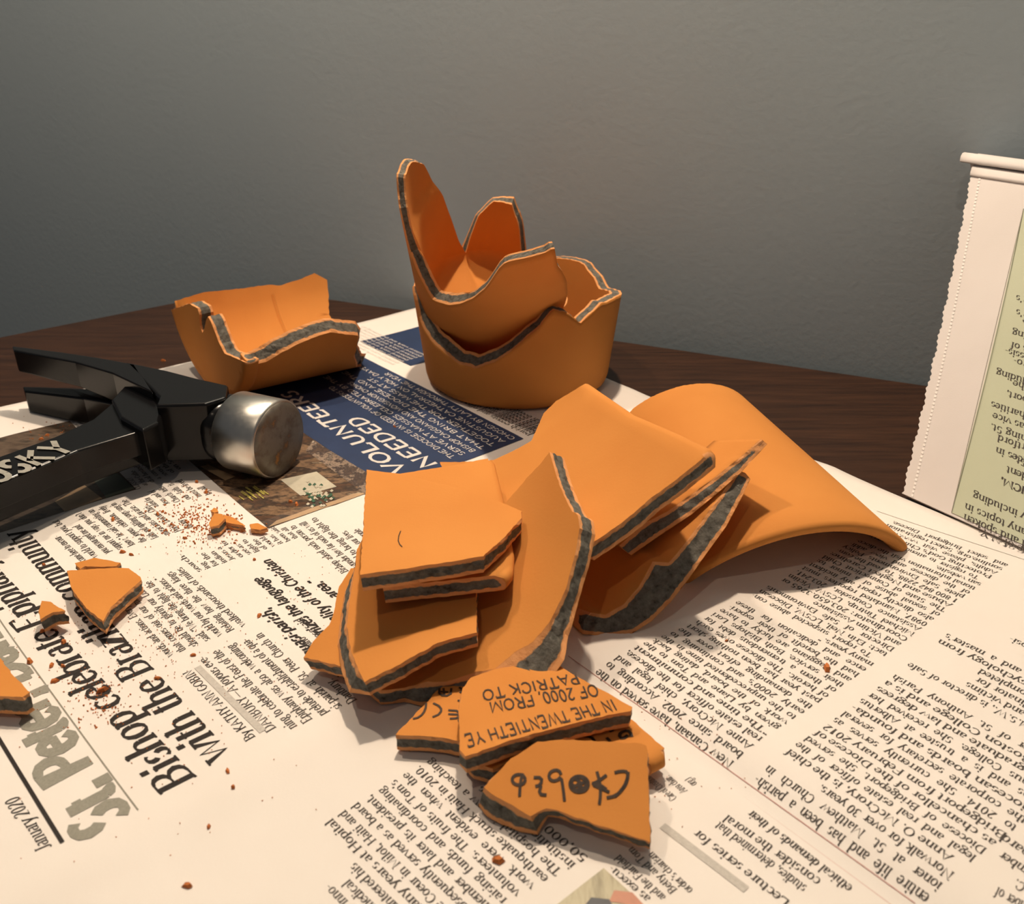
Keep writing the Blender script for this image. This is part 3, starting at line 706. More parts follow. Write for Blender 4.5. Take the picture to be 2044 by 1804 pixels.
    def sweep(name, prof, th, a0, a1, mm, zoff=0.0):
        vs = []; fs = []; n = len(prof); m2 = 24
        for s_ in (0, 1):
            for j in range(m2 + 1):
                a = a0 + (a1 - a0) * j / m2 + 0
                for k, (d, b) in enumerate(prof):
                    k0 = max(0, k - 1); k1 = min(n - 1, k + 1); tx, ty = prof[k1][0] - prof[k0][0], prof[k1][1] - prof[k0][1]; l = math.hypot(tx, ty) or 1
                    dd, bb = d - s_ * th * ty / l * -1, b - s_ * th * tx / l
                    vs.append(S(a, H + bb + zoff, dd))
        off = (m2 + 1) * n
        for j in range(m2):
            for k in range(n - 1):
                q = j * n + k; fs.append((q, q + 1, q + n + 1, q + n)); fs.append((off + q, off + q + n, off + q + n + 1, off + q + 1))
        for j in range(m2):
            q = j * n; fs.append((q, q + n, off + q + n, off + q)); q += n - 1; fs.append((q, off + q, off + q + n, q + n))
        for k in range(n - 1):
            q = k; fs.append((q, off + q, off + q + 1, q + 1)); q = m2 * n + k; fs.append((q, q + 1, off + q + 1, off + q))
        o = mesh(name, vs, fs, mm, root, True); fix_normals(o); return o
    sweep('folded_top', [(0, -.002)] + prof[1:] + [(-.0175, -.010), (-.018, -.03)], .0009, 0.0, Wd, m_)
    p2 = []
    for k in range(11):
        a = math.radians(-10 + k * 19); p2.append((-0.0095 + 0.0105 * math.cos(a), 0.0065 + 0.0085 * math.sin(a)))
    sweep('folded_top', p2 + [(-.0205, -.02)], .0009, -0.0065, Wd, m_)
    p3 = [(-.006, .0125), (-.010, .0185), (-.0150, .0185), (-.0205, .012), (-.0215, -.02)]
    sweep('folded_top', p3, .0012, -0.002, Wd, m_)
make_standing()

# ------------------------------------------------------------------ pots
def vessel(name, label, surf, rim, thick, floor_h, base_r_bulge, dl, wob=0.0005, nth=220, cat='pottery shard', hmin=0.0, ridge=None):
    """a broken pot standing on its base: rim = [(theta, height, inner lift)]"""
    rim = sorted(rim); TH_ = [r[0] for r in rim]
    def at(t, c):
        t = t % (2 * math.pi)
        for i in range(len(rim)):
            a = rim[i]; b = rim[(i + 1) % len(rim)]; ta = a[0]; tb = b[0] + (2 * math.pi if i == len(rim) - 1 else 0); tt = t + (2 * math.pi if t < ta and i == len(rim) - 1 else 0)
            if ta <= tt <= tb:
                f = (tt - ta) / max(1e-9, tb - ta); return a[c] + (b[c] - a[c]) * f
        return rim[0][c]
    vs = []; core = []; fs = []; sm = []; cols = []
    tm = thick * 1000; nh = 16
    for i in range(nth):
        t = 2 * math.pi * i / nth; h = at(t, 1) + noise.noise(Vector((math.cos(t) * 9, math.sin(t) * 9, 2.2))) * wob * 2 + random.uniform(-wob, wob) * .3
        li = at(t, 2)
        def pt(v, d): return surf.S(t * surf.r0, v, d)
        col = []; th_ = thick - (ridge[1] * max(0, min(1, (h - ridge[0]) / .006)) if ridge else 0)
        # base underside to outer wall
        for (v, d) in ((hmin, .45 * surf.r0), (hmin, .010), (hmin + .0007, .003), (hmin + .003, .0006)): col.append((pt(v, d), 0.0))
        for k in range(1, nh + 1): col.append((pt(hmin + .003 + (h - hmin - .003) * k / nh, 0.0), 0.0))
        for f, c in ((.13, .13), (.3, .3), (.5, .5), (.7, .3), (.87, .13)):
            col.append((pt(h + li * f + random.uniform(-1, 1) * .0002, th_ * f), c * tm))
        fl = hmin + floor_h
        for k in range(nh + 1):
            v = h + li + (fl + .004 - h - li) * k / nh; d = thick
            if ridge and v > ridge[0]: d = thick - ridge[1] * min(1, (v - ridge[0]) / .006)
            col.append((pt(v, d), 0.0))
        for (v, d) in ((fl + .0012, thick + .002), (fl, thick + .006), (fl, .5 * surf.r0), (fl, .9 * surf.r0)): col.append((pt(v, d), 0.0))
        cols.append(col)
    m = len(cols[0])
    for c in cols:
        for p, q in c: vs.append(p); core.append(q)
    rimk = 4 + nh
    for i in range(nth):
        j = (i + 1) % nth
        for k in range(m - 1):
            fs.append((i * m + k, j * m + k, j * m + k + 1, i * m + k + 1)); sm.append(not (rimk - 1 <= k <= rimk + 5))
    # close centre discs
    c0 = len(vs); vs.append(surf.O + surf.a * hmin); core.append(0); c1 = len(vs); vs.append(surf.O + surf.a * (hmin + floor_h)); core.append(0)
    for i in range(nth):
        j = (i + 1) % nth; fs.append((c0, j * m, i * m)); sm.append(False); fs.append((c1, i * m + m - 1, j * m + m - 1)); sm.append(True)
    org = surf.O + surf.a * hmin
    o = mesh(name, vs, fs, CLAY, None, sm, None, core, local=org); fix_normals(o)
    return tag(o, label, cat)
def rimpts(surf, pts):
    out = []
    for p in pts:
        u, v = surf.hit(p[0], p[1], p[2]); out.append(((u / surf.r0) % (2 * math.pi), v, p[3] if len(p) > 3 else 0.0))
    return out

# lower pot base standing on the paper
c1 = Vector((0.003, 0.4955, 0.0018))
S1 = Curve(c1, (0.0, 0.0, 1), (0, 1, 0), 0.0525, 0.115, -1)
rp = rimpts(S1, [(828, 590, 'near', .001), (838, 640, 'near', .004), (858, 675, 'near', .005), (885, 702, 'near', .006), (915, 726, 'near', .006), (950, 735, 'near', .006), (985, 724, 'near', .006), (1020, 703, 'near', .005), (1055, 672, 'near', .004), (1075, 655, 'near', .003),
                 (1104, 617, 'near', .001), (1130, 622, 'near', .001), (1158, 646, 'near', .001), (1175, 628, 'near', .0), (1200, 606, 'near', 0), (1232, 592, 'near', 0),
                 (1216, 574, 'far', 0), (1200, 548, 'far', 0), (1180, 524, 'far', 0), (1150, 513, 'far', 0), (1110, 512, 'far', 0), (1060, 520, 'far', 0), (990, 535, 'far', 0), (900, 540, 'far', 0), (850, 548, 'far', 0)])
vessel('broken_pot_base', 'tall terracotta pot base standing upright with jagged broken rim beside the wall', S1, rp, 0.0068, 0.008, 0, 0)

# tilted pot nested in it
S2 = Curve((-.0185, .521, .022), (.1833, -.6935, 1), (0, 1, 0), .0342, .1886, -1)
def dg(t, v, l=0.0): return (math.radians(t), v, l)
rp2 = rimpts(S2, [(829, 564, 'near', .003), (862, 597, 'near', .003), (891, 608, 'near', .004), (920, 606, 'near', .003), (946, 594, 'near', .002), (971, 574, 'near', .001), (997, 535, 'near', 0), (1010, 523, 'near', 0), (1045, 516, 'near', 0), (1087, 505, 'near', 0), (1107, 492, 'near', 0), (1113, 530, 'near', 0), (1130, 556, 'near', 0)])
rp2 += [dg(240, .062), dg(262, .05), dg(285, .040), dg(305, .034), dg(78, .112), dg(92, .114), dg(106, .103, .001), dg(119, .086, .002)]
rp2 += rimpts(S2, [(1052, 545, 'far', 0), (1050, 490, 'far', 0), (1044, 440, 'far', 0), (1026, 393, 'far', 0), (985, 393, 'far', .003), (950, 425, 'far', .005), (932, 468, 'far', .005), (922, 492, 'far', .001), (905, 465, 'far', 0), (890, 430, 'far', 0), (868, 378, 'far', 0), (850, 352, 'far', 0), (832, 320, 'far', 0)])
vessel('nested_pot_base', 'broken terracotta pot piece with tall left spike tilted inside the upright pot base', S2, rp2, 0.0066, 0.008, 0, 0, hmin=.020, ridge=(.082, .0022))

# half pot lying on its side
S3 = Curve(A * .466 + B * .174 + Vector((0, 0, .0525)), B, (0, 0, -1), 0.0495, 0.04, -1)
def s3():
    far_u = S3.hit(636, 650, 'far')[0]; sg = 1 if far_u > 0 else -1
    near_u0 = S3.hit(455, 728, 'near')[0]; fu0 = S3.hit(372, 612, 'far')[0]
    ol = [('uv', near_u0, 0.0015, 's0'), ('uv', near_u0 * .985, .006, 's0'), (500, 731, 'near', 's.5'), (532, 722, 'near'), (559, 705, 'near'), (594, 687, 'near'), (638, 669, 'near'), (660, 663, 'near'), (715, 670, 'near'), (706, 712, 'near'), (714, 742, 'near'), (731, 764, 'near'),
          ('uv', -sg * .005, .086), ('uv', sg * .015, .086), ('uv', sg * .03, .089), (635, 640, 'far'), (632, 590, 'far'), (628, 560, 'far'), (595, 575, 'far'), (555, 588, 'far'), (525, 587, 'far'), (470, 594, 'far'), (400, 600, 'far'), ('uv', fu0, 0.0015, 'f')]
    vs, fs, core, sm = slab_geo(S3, ol, 0.0068, slope=.8, seed=3, bulge=.05)
    pl = Curve(S3.O + B * 2.0, S3.f, -B, 2.0, 0.0, -1)
    ring = []
    u0, u1 = near_u0 / S3.r0, fu0 / S3.r0
    k = 24
    for i in range(k + 1):
        t = u1 + (u0 - u1) * i / k; q = S3.e * math.cos(t) * .0501 + S3.f * math.sin(t) * .0501
        ring.append(('uv', q.dot(pl.f) , q.dot(pl.a), 'f' if i < k else 'x'))
    for p in ((448, 705), (438, 686), (428, 660), (420, 640), (415, 632), (411, 640), (408, 655), (404, 664), (399, 650), (398, 628), (394, 615), (378, 606)): ring.append((p[0], p[1]))
    v2, f2, c2_, s2 = slab_geo(pl, ring, 0.008, seed=4, bulge=.12)
    b = len(vs); vs += v2; fs += [[i + b for i in f] for f in f2]; core += c2_; sm += s2
    org = S3.O + B * .035; org.z = 0.0015
    o = mesh('half_pot', vs, fs, CLAY, None, sm, None, core, local=org); fix_normals(o)
    tag(o, 'half of a small terracotta pot lying on its side behind the hammer', 'pottery shard')
    # worn groove around the inside
    g = []; gf = []
    ts = [S3.hit(536, 590, 'far')[0], S3.hit(562, 668, 'far')[0]]
    vv = [S3.hit(536, 590, 'far')[1], S3.hit(562, 668, 'far')[1]]
    for i in range(15):
        f = i / 14; u = ts[0] + (ts[1] - ts[0]) * f * 1.3; v = vv[0] + (vv[1] - vv[0]) * f * 1.3
        for dv, dd in ((-.0012, .0069), (0, .0078), (.0012, .0069)): g.append(S3.S(u, v + dv, dd))
    for i in range(14):
        for j in range(2): k = i * 3 + j; gf.append((k, k + 1, k + 4, k + 3))
    part_on('throwing_ridge', o, g, gf, CLAY)
s3()

# big outer wall of a pot lying arched, finished rim toward the viewer
S5 = Curve((.1085, .3105, -.0365), (-.2443, 1, .3406), (0, 0, 1), .0648, -.2199, -1)
o5 = shard('arched_rim_shard', 'largest terracotta shard, arched like a tunnel with smooth rim, at the right', S5,
      [('uv', -.0565, 0, 'f'), ('uv', -.03, 0, 'f'), ('uv', 0, 0, 'f'), ('uv', .03, 0, 'f'), ('uv', .057, 0), ('uv', .066, .03), ('uv', .071, .055), ('uv', .078, .08), ('uv', .089, .1091), ('uv', .05, .1091), ('uv', 0, .1091), ('uv', -.05, .1091), ('uv', -.085, .105), ('uv', -.076, .075), ('uv', -.066, .04)], 0.0058, grid=.005)

def sheet(name, label, p1, p2, p3, R, kind, ol, th=.006, **kw):
    return shard(name, label, bend(p1, p2, p3, R, kind), ol, th, **kw)
s6 = sheet('concave_rim_shard', 'broad concave terracotta shard with smooth straight rim, leaning back on the arched one',
           (1160, 770, 46), (1415, 905, 66), (1175, 1110, 36), .13, 'c',
           [(1160, 770, 'f'), (1250, 833, 'f'), (1330, 868, 'f'), (1396, 900, 'f'), (1405, 912), (1300, 993), (1171, 1091), (1110, 1060), (1000, 1020), (900, 980), (878, 922), (985, 918), (1060, 880), (1085, 825), (1110, 800)], seed=6)
s7 = sheet('bowl_shaped_shard', 'large bowl-shaped terracotta shard with tall curved broken edge in the middle of the heap',
           (1153, 1028, 50), (1097, 902, 56), (870, 1362, 11), .075, 'c',
           [(1097, 902), (1110, 947), (1126, 989), (1142, 1021), (1153, 1028), (1157, 1054), (1145, 1118), (1129, 1176), (1097, 1241, 's.5'), (1064, 1280, 's1.5'), (1026, 1302, 's2.5'), (987, 1335, 's2.2'), (951, 1340, 's1'), (890, 1360, 's.3'), (854, 1359, 's.8'), (806, 1373), (761, 1377), (720, 1340), (710, 1250), (800, 1120), (930, 1040), (1012, 1000), (1050, 955)], .0068, seed=7)
s8 = sheet('pointed_shard', 'terracotta shard at the left bottom of the heap, pointing to the newspaper column',
           (606, 1312, 10), (701, 1134, 19), (760, 1340, 15), .15, 'v',
           [(606, 1312), (625, 1280), (657, 1247), (667, 1218), (677, 1170), (701, 1134), (800, 1150), (830, 1250), (760, 1340), (696, 1333), (650, 1322)], seed=8)
s9 = sheet('angular_shard', 'angular flat terracotta shard with pointed front corner, under the topmost square shard',
           (728, 1359, 20), (709, 1097, 26), (951, 1262, 26), .2, 'v',
           [(728, 1361), (716, 1338, 's.9'), (703, 1305, 's.9'), (692, 1250, 's.9'), (695, 1218, 's.9'), (706, 1150, 's.9'), (712, 1097), (730, 1060), (950, 1060), (951, 1180), (952, 1262), (874, 1283), (800, 1325)], seed=9)
s10 = sheet('lower_flat_shard', 'flat terracotta shard with one smooth rounded rim, just below the topmost square shard',
            (764, 1170, 34), (800, 950, 32), (997, 1147, 36), .4, 'v',
            [(764, 1172), (880, 1160), (996, 1147, 'f'), (1008, 1135, 'f'), (1011, 1100, 'f'), (994, 1000, 'f'), (974, 915), (920, 926), (870, 934), (800, 945), (765, 1000)], seed=10)
s11 = sheet('square_flat_shard', 'topmost flat square terracotta shard with thin curved scratch on its face',
            (719, 1147, 43), (732, 937, 40), (965, 1112, 44), .35, 'v',
            [(732, 937), (761, 941), (806, 946), (850, 958), (940, 980), (1042, 1020), (1041, 1034), (1000, 1078), (965, 1110), (880, 1124), (800, 1136), (719, 1147)], seed=11)

# shards seen from their broken side: profile extruded away from the viewer
def profile_shard(name, label, q0, q1, poly, ext, seed=1, shrink=.9):
    a, b = P3(q0), P3(q1); ax_ = (b - a).normalized(); vd = ((a + b) / 2 - CAM).normalized(); n = (vd - ax_ * vd.dot(ax_)).normalized()
    up = ax_.cross(n)
    def hit(x, y):
        D = ray(x, y); t = (a - CAM).dot(n) / D.dot(n); p = CAM + D * t - a; return Vector((p.dot(ax_), p.dot(up)))
    P = [(hit(p[0], p[1]), p[-1] == 'g') for p in poly]
    ring = []; n0 = len(P)
    for i in range(n0):
        p, g = P[i]; q = P[(i + 1) % n0][0]; k = max(1, int((q - p).length / .0016))
        for j in range(k): ring.append((p + (q - p) * j / k, g))
    def dist(c):
        d = 1.0
        for i in range(n0):
            p, g = P[i]; q = P[(i + 1) % n0][0]
            if g: continue
            e = q - p; t = max(0, min(1, (c - p).dot(e) / e.length_squared)); d = min(d, (c - p - e * t).length)
        return d * 1000
    xs = [r[0].x for r in ring]; ys = [r[0].y for r in ring]; cand = []
    m_ = len(ring)
    def inside(x, y):
        c = False; j = m_ - 1
        for i in range(m_):
            if (ys[i] > y) != (ys[j] > y) and x < (xs[j] - xs[i]) * (y - ys[i]) / (ys[j] - ys[i]) + xs[i]: c = not c
            j = i
        return c
    gx = min(xs)
    while gx < max(xs):
        gy = min(ys)
        while gy < max(ys):
            if inside(gx, gy) and min((gx - xs[i]) ** 2 + (gy - ys[i]) ** 2 for i in range(m_)) > .0004 ** 2: cand.append(Vector((gx, gy)))
            gy += .0009
        gx += .0009
    ar = sum(ring[i][0].x * ring[(i + 1) % m_][0].y - ring[(i + 1) % m_][0].x * ring[i][0].y for i in range(m_))
    if ar < 0: ring = ring[::-1]; 
    res = delaunay_2d_cdt([r[0] * 1000 for r in ring] + [c * 1000 for c in cand], [], [list(range(m_))], 1, 1e-5)
    uv = [Vector(v) / 1000 for v in res[0]]; orig = res[3]; idx = {}
    for vi, os_ in enumerate(orig):
        for o in os_:
            if o < m_: idx[o] = vi
    vs = []; core = []; fs = []; sm = []
    isr = {v for v in idx.values()}
    for i, c in enumerate(uv):
        z = noise.noise(Vector((c.x * 300, c.y * 300, seed))) * .0007 if i not in isr else 0
        vs.append(a + ax_ * c.x + up * c.y + n * z); core.append(min(3.0, dist(c)))
    for f in res[2]: fs.append(list(f)); sm.append(False)
    E_ = Vector(ext); cc = sum((r[0] for r in ring), Vector((0, 0))) / m_
    prev = [idx.get(i, 0) for i in range(m_)]
    for k in range(1, 7):
        row = []
        for r, g in ring:
            q = cc + (r - cc) * (1 - (1 - shrink) * k / 6); row.append(len(vs)); vs.append(a + ax_ * q.x + up * q.y + E_ * (k / 6)); core.append(0.0)
        for i in range(m_):
            j = (i + 1) % m_; fs.append([prev[i], row[i], row[j], prev[j]]); sm.append(True)
        prev = row
    fs.append(prev[::-1]); sm.append(False)
    c = sum((Vector(v) for v in vs), Vector()) / len(vs); c.z = min(v[2] for v in vs)
    o = mesh(name, vs, fs, CLAY, None, sm, None, core, local=c); fix_normals(o); o['zmin'] = float(c.z)
    return tag(o, label, 'pottery shard')
profile_shard('slanting_shard', 'long terracotta shard seen edge-on, sandwiched below the concave rim shard', (1240, 1098, 22), (1526, 885, 50),
              [(1518, 876), (1532, 886), (1480, 942), (1430, 986), (1380, 1027), (1318, 1068), (1260, 1108, 'g'), (1236, 1088), (1288, 1043), (1332, 1020), (1421, 957), (1480, 910)], (-.010, .022, -.009), 12)
profile_shard('hooked_rim_shard', 'terracotta shard showing thick hooked rim profile, propped against the arched shard', (1170, 1262, 5.5), (1490, 948, 40),
              [(1470, 941), (1488, 944), (1498, 956), (1482, 990), (1450, 1050), (1410, 1105), (1375, 1155), (1340, 1200), (1300, 1240), (1262, 1264), (1215, 1271), (1163, 1265, 'g'), (1166, 1236, 'g'), (1180, 1222), (1208, 1226), (1245, 1205), (1275, 1170), (1292, 1140), (1302, 1120), (1318, 1121), (1334, 1122), (1350, 1105), (1400, 1040), (1440, 985)],
              (-.020, .028, -.001), 13, .96)

# four shards with marker writing
w2 = sheet('written_shard', 'flat shard with marker letters at the left, its tip on the newspaper', (794, 1467, 9), (870, 1380, 9.5), (960, 1480, 9), .6, 'v',
           [(790, 1466), (838, 1415), (854, 1400), (870, 1380), (895, 1362), (930, 1352), (990, 1370), (980, 1470), (930, 1482), (885, 1472)], seed=21)
w3 = sheet('written_shard', 'flat shard mostly hidden under the two front written ones, rounded right corner sticking out', (1000, 1500, 9.5), (1300, 1440, 9.5), (1328, 1496, 9.5), .6, 'v',
           [(1261, 1436), (1326, 1493, 'f'), (1290, 1512), (1180, 1520), (1060, 1500), (985, 1535), (945, 1522), (925, 1500), (1000, 1440), (1150, 1420)], seed=22)
w1 = sheet('written_shard', 'flat shard with several lines of marker writing, right below the bowl-shaped shard', (929, 1509, 17), (985, 1336, 16.5), (1258, 1418, 16.5), .5, 'v',
           [(917, 1496), (918, 1480), (917, 1405), (923, 1374), (940, 1352), (985, 1336), (1050, 1324), (1104, 1321), (1129, 1336), (1167, 1358), (1262, 1411), (1258, 1419), (1190, 1432), (1136, 1446), (1042, 1471), (929, 1509)], seed=23)
w4 = sheet('written_shard', 'front shard with one row of large marker symbols, nearest the bottom frame edge', (979, 1581, 10), (1073, 1480, 16.5), (1297, 1681, 9), .5, 'v',
           [(966, 1571, 's.6'), (990, 1545), (1020, 1513), (1073, 1480), (1120, 1476), (1167, 1478), (1280, 1484), (1290, 1488), (1294, 1562), (1298, 1681), (1289, 1676), (1198, 1648), (1114, 1617), (1090, 1613), (1059, 1629, 's.5'), (1012, 1601, 's.7'), (980, 1583, 's.7')], seed=24)

def marks(parent, surf, strokes, w=.00035, dots=()):
    k = Ink()
    for st in strokes:
        p = [surf.hit(x, y) for x, y in st]; q = [p[0]]
        for i in range(len(p) - 1):      # soften the corners of the hand-drawn stroke
            a, b = Vector(p[i]), Vector(p[i + 1]); q.append(tuple(a.lerp(b, .3))); q.append(tuple(a.lerp(b, .7)))
        q.append(p[-1])
        k.strip(q, w, w, lambda a, b: surf.S(a, b, -.0002))
    part_on('handwriting', parent, k.v, k.f, MARK)
def C5(pts): return [(760 + x * .3131, 1280 + y * .3131) for x, y in pts]
def ell(cx, cy, rx, ry, n=14): return [(cx + rx * math.cos(i * 2 * math.pi / n), cy + ry * math.sin(i * 2 * math.pi / n)) for i in range(n + 1)]
sf1 = bend((929, 1509, 17), (985, 1336, 16.5), (1258, 1418, 16.5), .5, 'v')
sf4 = bend((979, 1581, 10), (1073, 1480, 16.5), (1297, 1681, 9), .5, 'v')
sf2 = bend((794, 1467, 9), (870, 1380, 9.5), (960, 1480, 9), .6, 'v')
sf3 = bend((1000, 1500, 9.5), (1300, 1440, 9.5), (1328, 1496, 9.5), .6, 'v')
marks(w4, sf4, [C5(q) for q in (
    [(1490, 838), (1530, 826), (1578, 832), (1572, 890), (1545, 940), (1500, 985), (1440, 998)], [(1578, 832), (1568, 895), (1535, 950), (1490, 992)],
    [(1378, 830), (1398, 900), (1402, 980), (1393, 1042)], [(1440, 852), (1390, 890), (1345, 912), (1400, 935), (1458, 962)], [(1345, 905), (1400, 915), (1440, 945)],
    ell(1265, 910, 60, 52), ell(1262, 908, 48, 42), ell(1238, 900, 24, 22), ell(1295, 918, 20, 18), [(1215, 900), (1240, 955), (1290, 955)], [(1300, 870), (1320, 915), (1300, 955)], [(1250, 870), (1275, 905), (1260, 950)],
    [(1150, 850), (1135, 820), (1095, 822), (1070, 850), (1078, 885), (1120, 892), (1150, 862), (1162, 930), (1172, 1020)],
    [(975, 868), (1028, 868), (1022, 915), (985, 925)], [(1022, 920), (1008, 975), (1058, 980)], ell(880, 882, 42, 34), [(905, 842), (890, 900), (885, 990)])], .00042)
kw = Ink()
for txt, a, b, sz in (('IN THE TWENTIETH YE', (1480, 372), (530, 600), 7.5), ('OF 2000, FROM', (1372, 275), (685, 395), 7.5), ('PATRICK TO', (1250, 205), (640, 315), 7.2)):
    a = C5([a])[0]; b = C5([b])[0]
    kw.line(txt, sf1.hit(*a), sf1.hit(*b), sz / 10800, 'hand', lambda x, y: sf1.S(x, y, -.0002), jit=.35)
# if the surface frame is mirrored the letters would be too: checked against the frame below
part_on('handwriting', w1, kw.v, kw.f, MARK)
marks(w2, sf2, [C5(q) for q in ([(430, 440), (505, 445), (500, 490), (440, 495)], [(430, 465), (500, 468)], [(335, 395), (385, 420), (385, 460), (330, 485)], [(290, 395), (285, 440), (250, 485), (205, 495)], [(375, 300), (370, 345), (445, 350), (450, 300)], [(400, 300), (405, 345)], [(380, 322), (430, 325)], [(500, 295), (525, 310), (505, 330)], [(490, 378), (515, 382)])])
marks(w3, sf3, [C5(q) for q in ([(1600, 610), (1590, 575), (1550, 570), (1515, 600), (1540, 625), (1575, 600)], [(1490, 545), (1470, 578), (1455, 560)], [(1440, 615), (1462, 640)], [(1290, 605), (1340, 610), (1365, 640)], [(1210, 610), (1180, 640)], [(1120, 600), (1090, 630)])], .0005)
# scratch on the topmost square shard
sfT = bend((719, 1147, 43), (732, 937, 40), (965, 1112, 44), .35, 'v')
kk = Ink(); kk.strip([sfT.hit(*p) for p in ((800, 1060), (796, 1070), (795, 1080), (798, 1087), (803, 1092))], .00018, .00018, lambda a, b: sfT.S(a, b, -.00015))
part_on('scratch', s11, kk.v, kk.f, MARK)

# ------------------------------------------------------------------ small chips on the newspaper
def chip(name, label, ol, z, th, seed, tilt=0, group=None):
    xs = [p[0] for p in ol]; ys = [p[1] for p in ol]; x0, x1, y0, y1 = min(xs), max(xs), min(ys), max(ys)
    z += 1.3; sf = bend((x0, y1, z), (x0, y0, z + tilt), (x1, y1, z), 1.0, 'v')
    return shard(name, label, sf, ol, th / 1000, 'pottery chip', group, grid=.003, jit=.0003, step=.001, seed=seed)
chip('pottery_chip', 'largest chip, triangular, orange, lying on the headline words', [(134, 1139), (190, 1135), (232, 1133), (257, 1134), (280, 1151), (281, 1158), (221, 1212), (206, 1240), (175, 1216), (158, 1195), (143, 1174)], 8.5, 5.5, 31)
chip('pottery_chip', 'small orange chip tucked behind the triangular chip', [(149, 1124), (188, 1113), (212, 1117), (240, 1123), (232, 1130), (200, 1131), (170, 1130), (160, 1136)], 6.5, 5, 32, 1)
chip('pottery_chip', 'small wedge chip with grey band facing front, left of the triangular chip', [(83, 1199), (101, 1201), (114, 1210), (131, 1219), (105, 1222), (80, 1236), (77, 1218)], 8, 6, 33, 1)
chip('pottery_chip', 'orange chip cut off by the left frame edge on the grey masthead', [(-40, 1330), (0, 1313), (28, 1350), (60, 1381), (45, 1391), (0, 1389), (-40, 1385)], 9.5, 7, 34)
chip('pottery_chip', 'chunky orange chip standing in the pile of clay dust', [(428, 1024), (444, 1026), (449, 1034), (436, 1048), (420, 1052), (417, 1044)], 6.5, 5, 35, 1)
chip('pottery_chip', 'dark grey chip leaning behind the chunky chip in the dust pile', [(421, 1020), (427, 1013), (433, 1015), (436, 1021), (428, 1023)], 3.5, 2.5, 36)
chip('pottery_chip', 'long thin sliver chip right of the chunky chip', [(446, 1026), (466, 1033), (490, 1049), (470, 1046), (450, 1042)], 4, 3, 37)
chip('pottery_chip', 'flat oval chip at the right end of the dust pile', [(499, 1046), (515, 1044), (534, 1053), (520, 1057), (500, 1055)], 3, 2, 38)

rnd = random.Random(77)
def crumb_geo(p, r, rr_):
    ph = rr_.uniform(0, 6.28); e = rr_.uniform(1.2, 2.4); base = []
    for k in range(5):
        a = k * 1.257; x, y = math.cos(a) * r * e, math.sin(a) * r; x *= rr_.uniform(.7, 1.1); y *= rr_.uniform(.7, 1.1)
        base.append((p.x + x * math.cos(ph) - y * math.sin(ph), p.y + x * math.sin(ph) + y * math.cos(ph), p.z))
    top = [(p.x + (q[0] - p.x) * .6, p.y + (q[1] - p.y) * .6, p.z + r * rr_.uniform(.7, 1.2)) for q in base]
    return base + top, [(0, 1, 2, 3, 4)[::-1], (5, 6, 7, 8, 9)] + [(k, (k + 1) % 5, 5 + (k + 1) % 5, 5 + k) for k in range(5)]
CR = simple('crumb_clay', (0.50, 0.16, 0.05), 0.9, 0, 0.2, 200, .1)
spots = [(128, 1283, 1.3, 'long orange crumb beside the grapes of the word celebrate'), (60, 1322, 1.6, ''), (103, 1330, 1.0, ''), (126, 1331, .9, 'g'), (110, 1361, 1.2, ''), (205, 1380, 1.6, ''), (518, 1230, 1.1, ''), (386, 1309, .8, ''), (455, 1540, .8, ''), (466, 1572, .9, ''),
         (417, 1651, .8, ''), (375, 1769, 1.1, ''), (994, 1719, 1.6, ''), (1650, 1335, 1.8, ''), (393, 963, 1.1, ''), (412, 983, 1.3, ''), (315, 1027, 1.0, ''), (325, 1022, .9, ''), (226, 1038, 1.2, ''), (508, 1118, .9, ''), (370, 1075, .9, ''), (88, 1128, .9, ''), (245, 1103, 1.2, ''), (262, 1108, .9, ''), (325, 714, 1.3, ''), (788, 853, .9, ''),
         (95, 870, 1.1, ''), (83, 878, 1.2, ''), (115, 880, .9, ''), (580, 1003, 1.3, ''), (592, 1008, 1.2, ''), (85, 1262, 1.2, ''), (315, 1355, .9, ''), (1450, 1280, .6, ''), (690, 1335, .7, '')]
for i, (x, y, r, l) in enumerate(spots):
    on_wood = (x, y) == (325, 714)
    g = GP(x, y); p = Vector((g.x, g.y, (0.0 if on_wood else hz(g.x, g.y) + .0003)))
    vs, fs = crumb_geo(Vector((0, 0, 0)), r * .00075, rnd)
    me = bpy.data.meshes.new('clay_crumb'); me.from_pydata(vs, [], fs); me.materials.append(CR)
    o = link(bpy.data.objects.new('clay_crumb', me)); o.location = p
    if on_wood: tag(o, 'single orange crumb lying on bare dark wood near the hammer claw', 'crumb')
    elif (x, y) == (1650, 1335): tag(o, 'red-brown crumb on the right page between the two text columns', 'crumb')
    elif (x, y) == (994, 1719): tag(o, 'round orange crumb among the text lines below the front written shard', 'crumb')
    else: tag(o, 'tiny orange clay crumb scattered on the newspaper', 'crumb', 'clay crumbs on the newspaper')
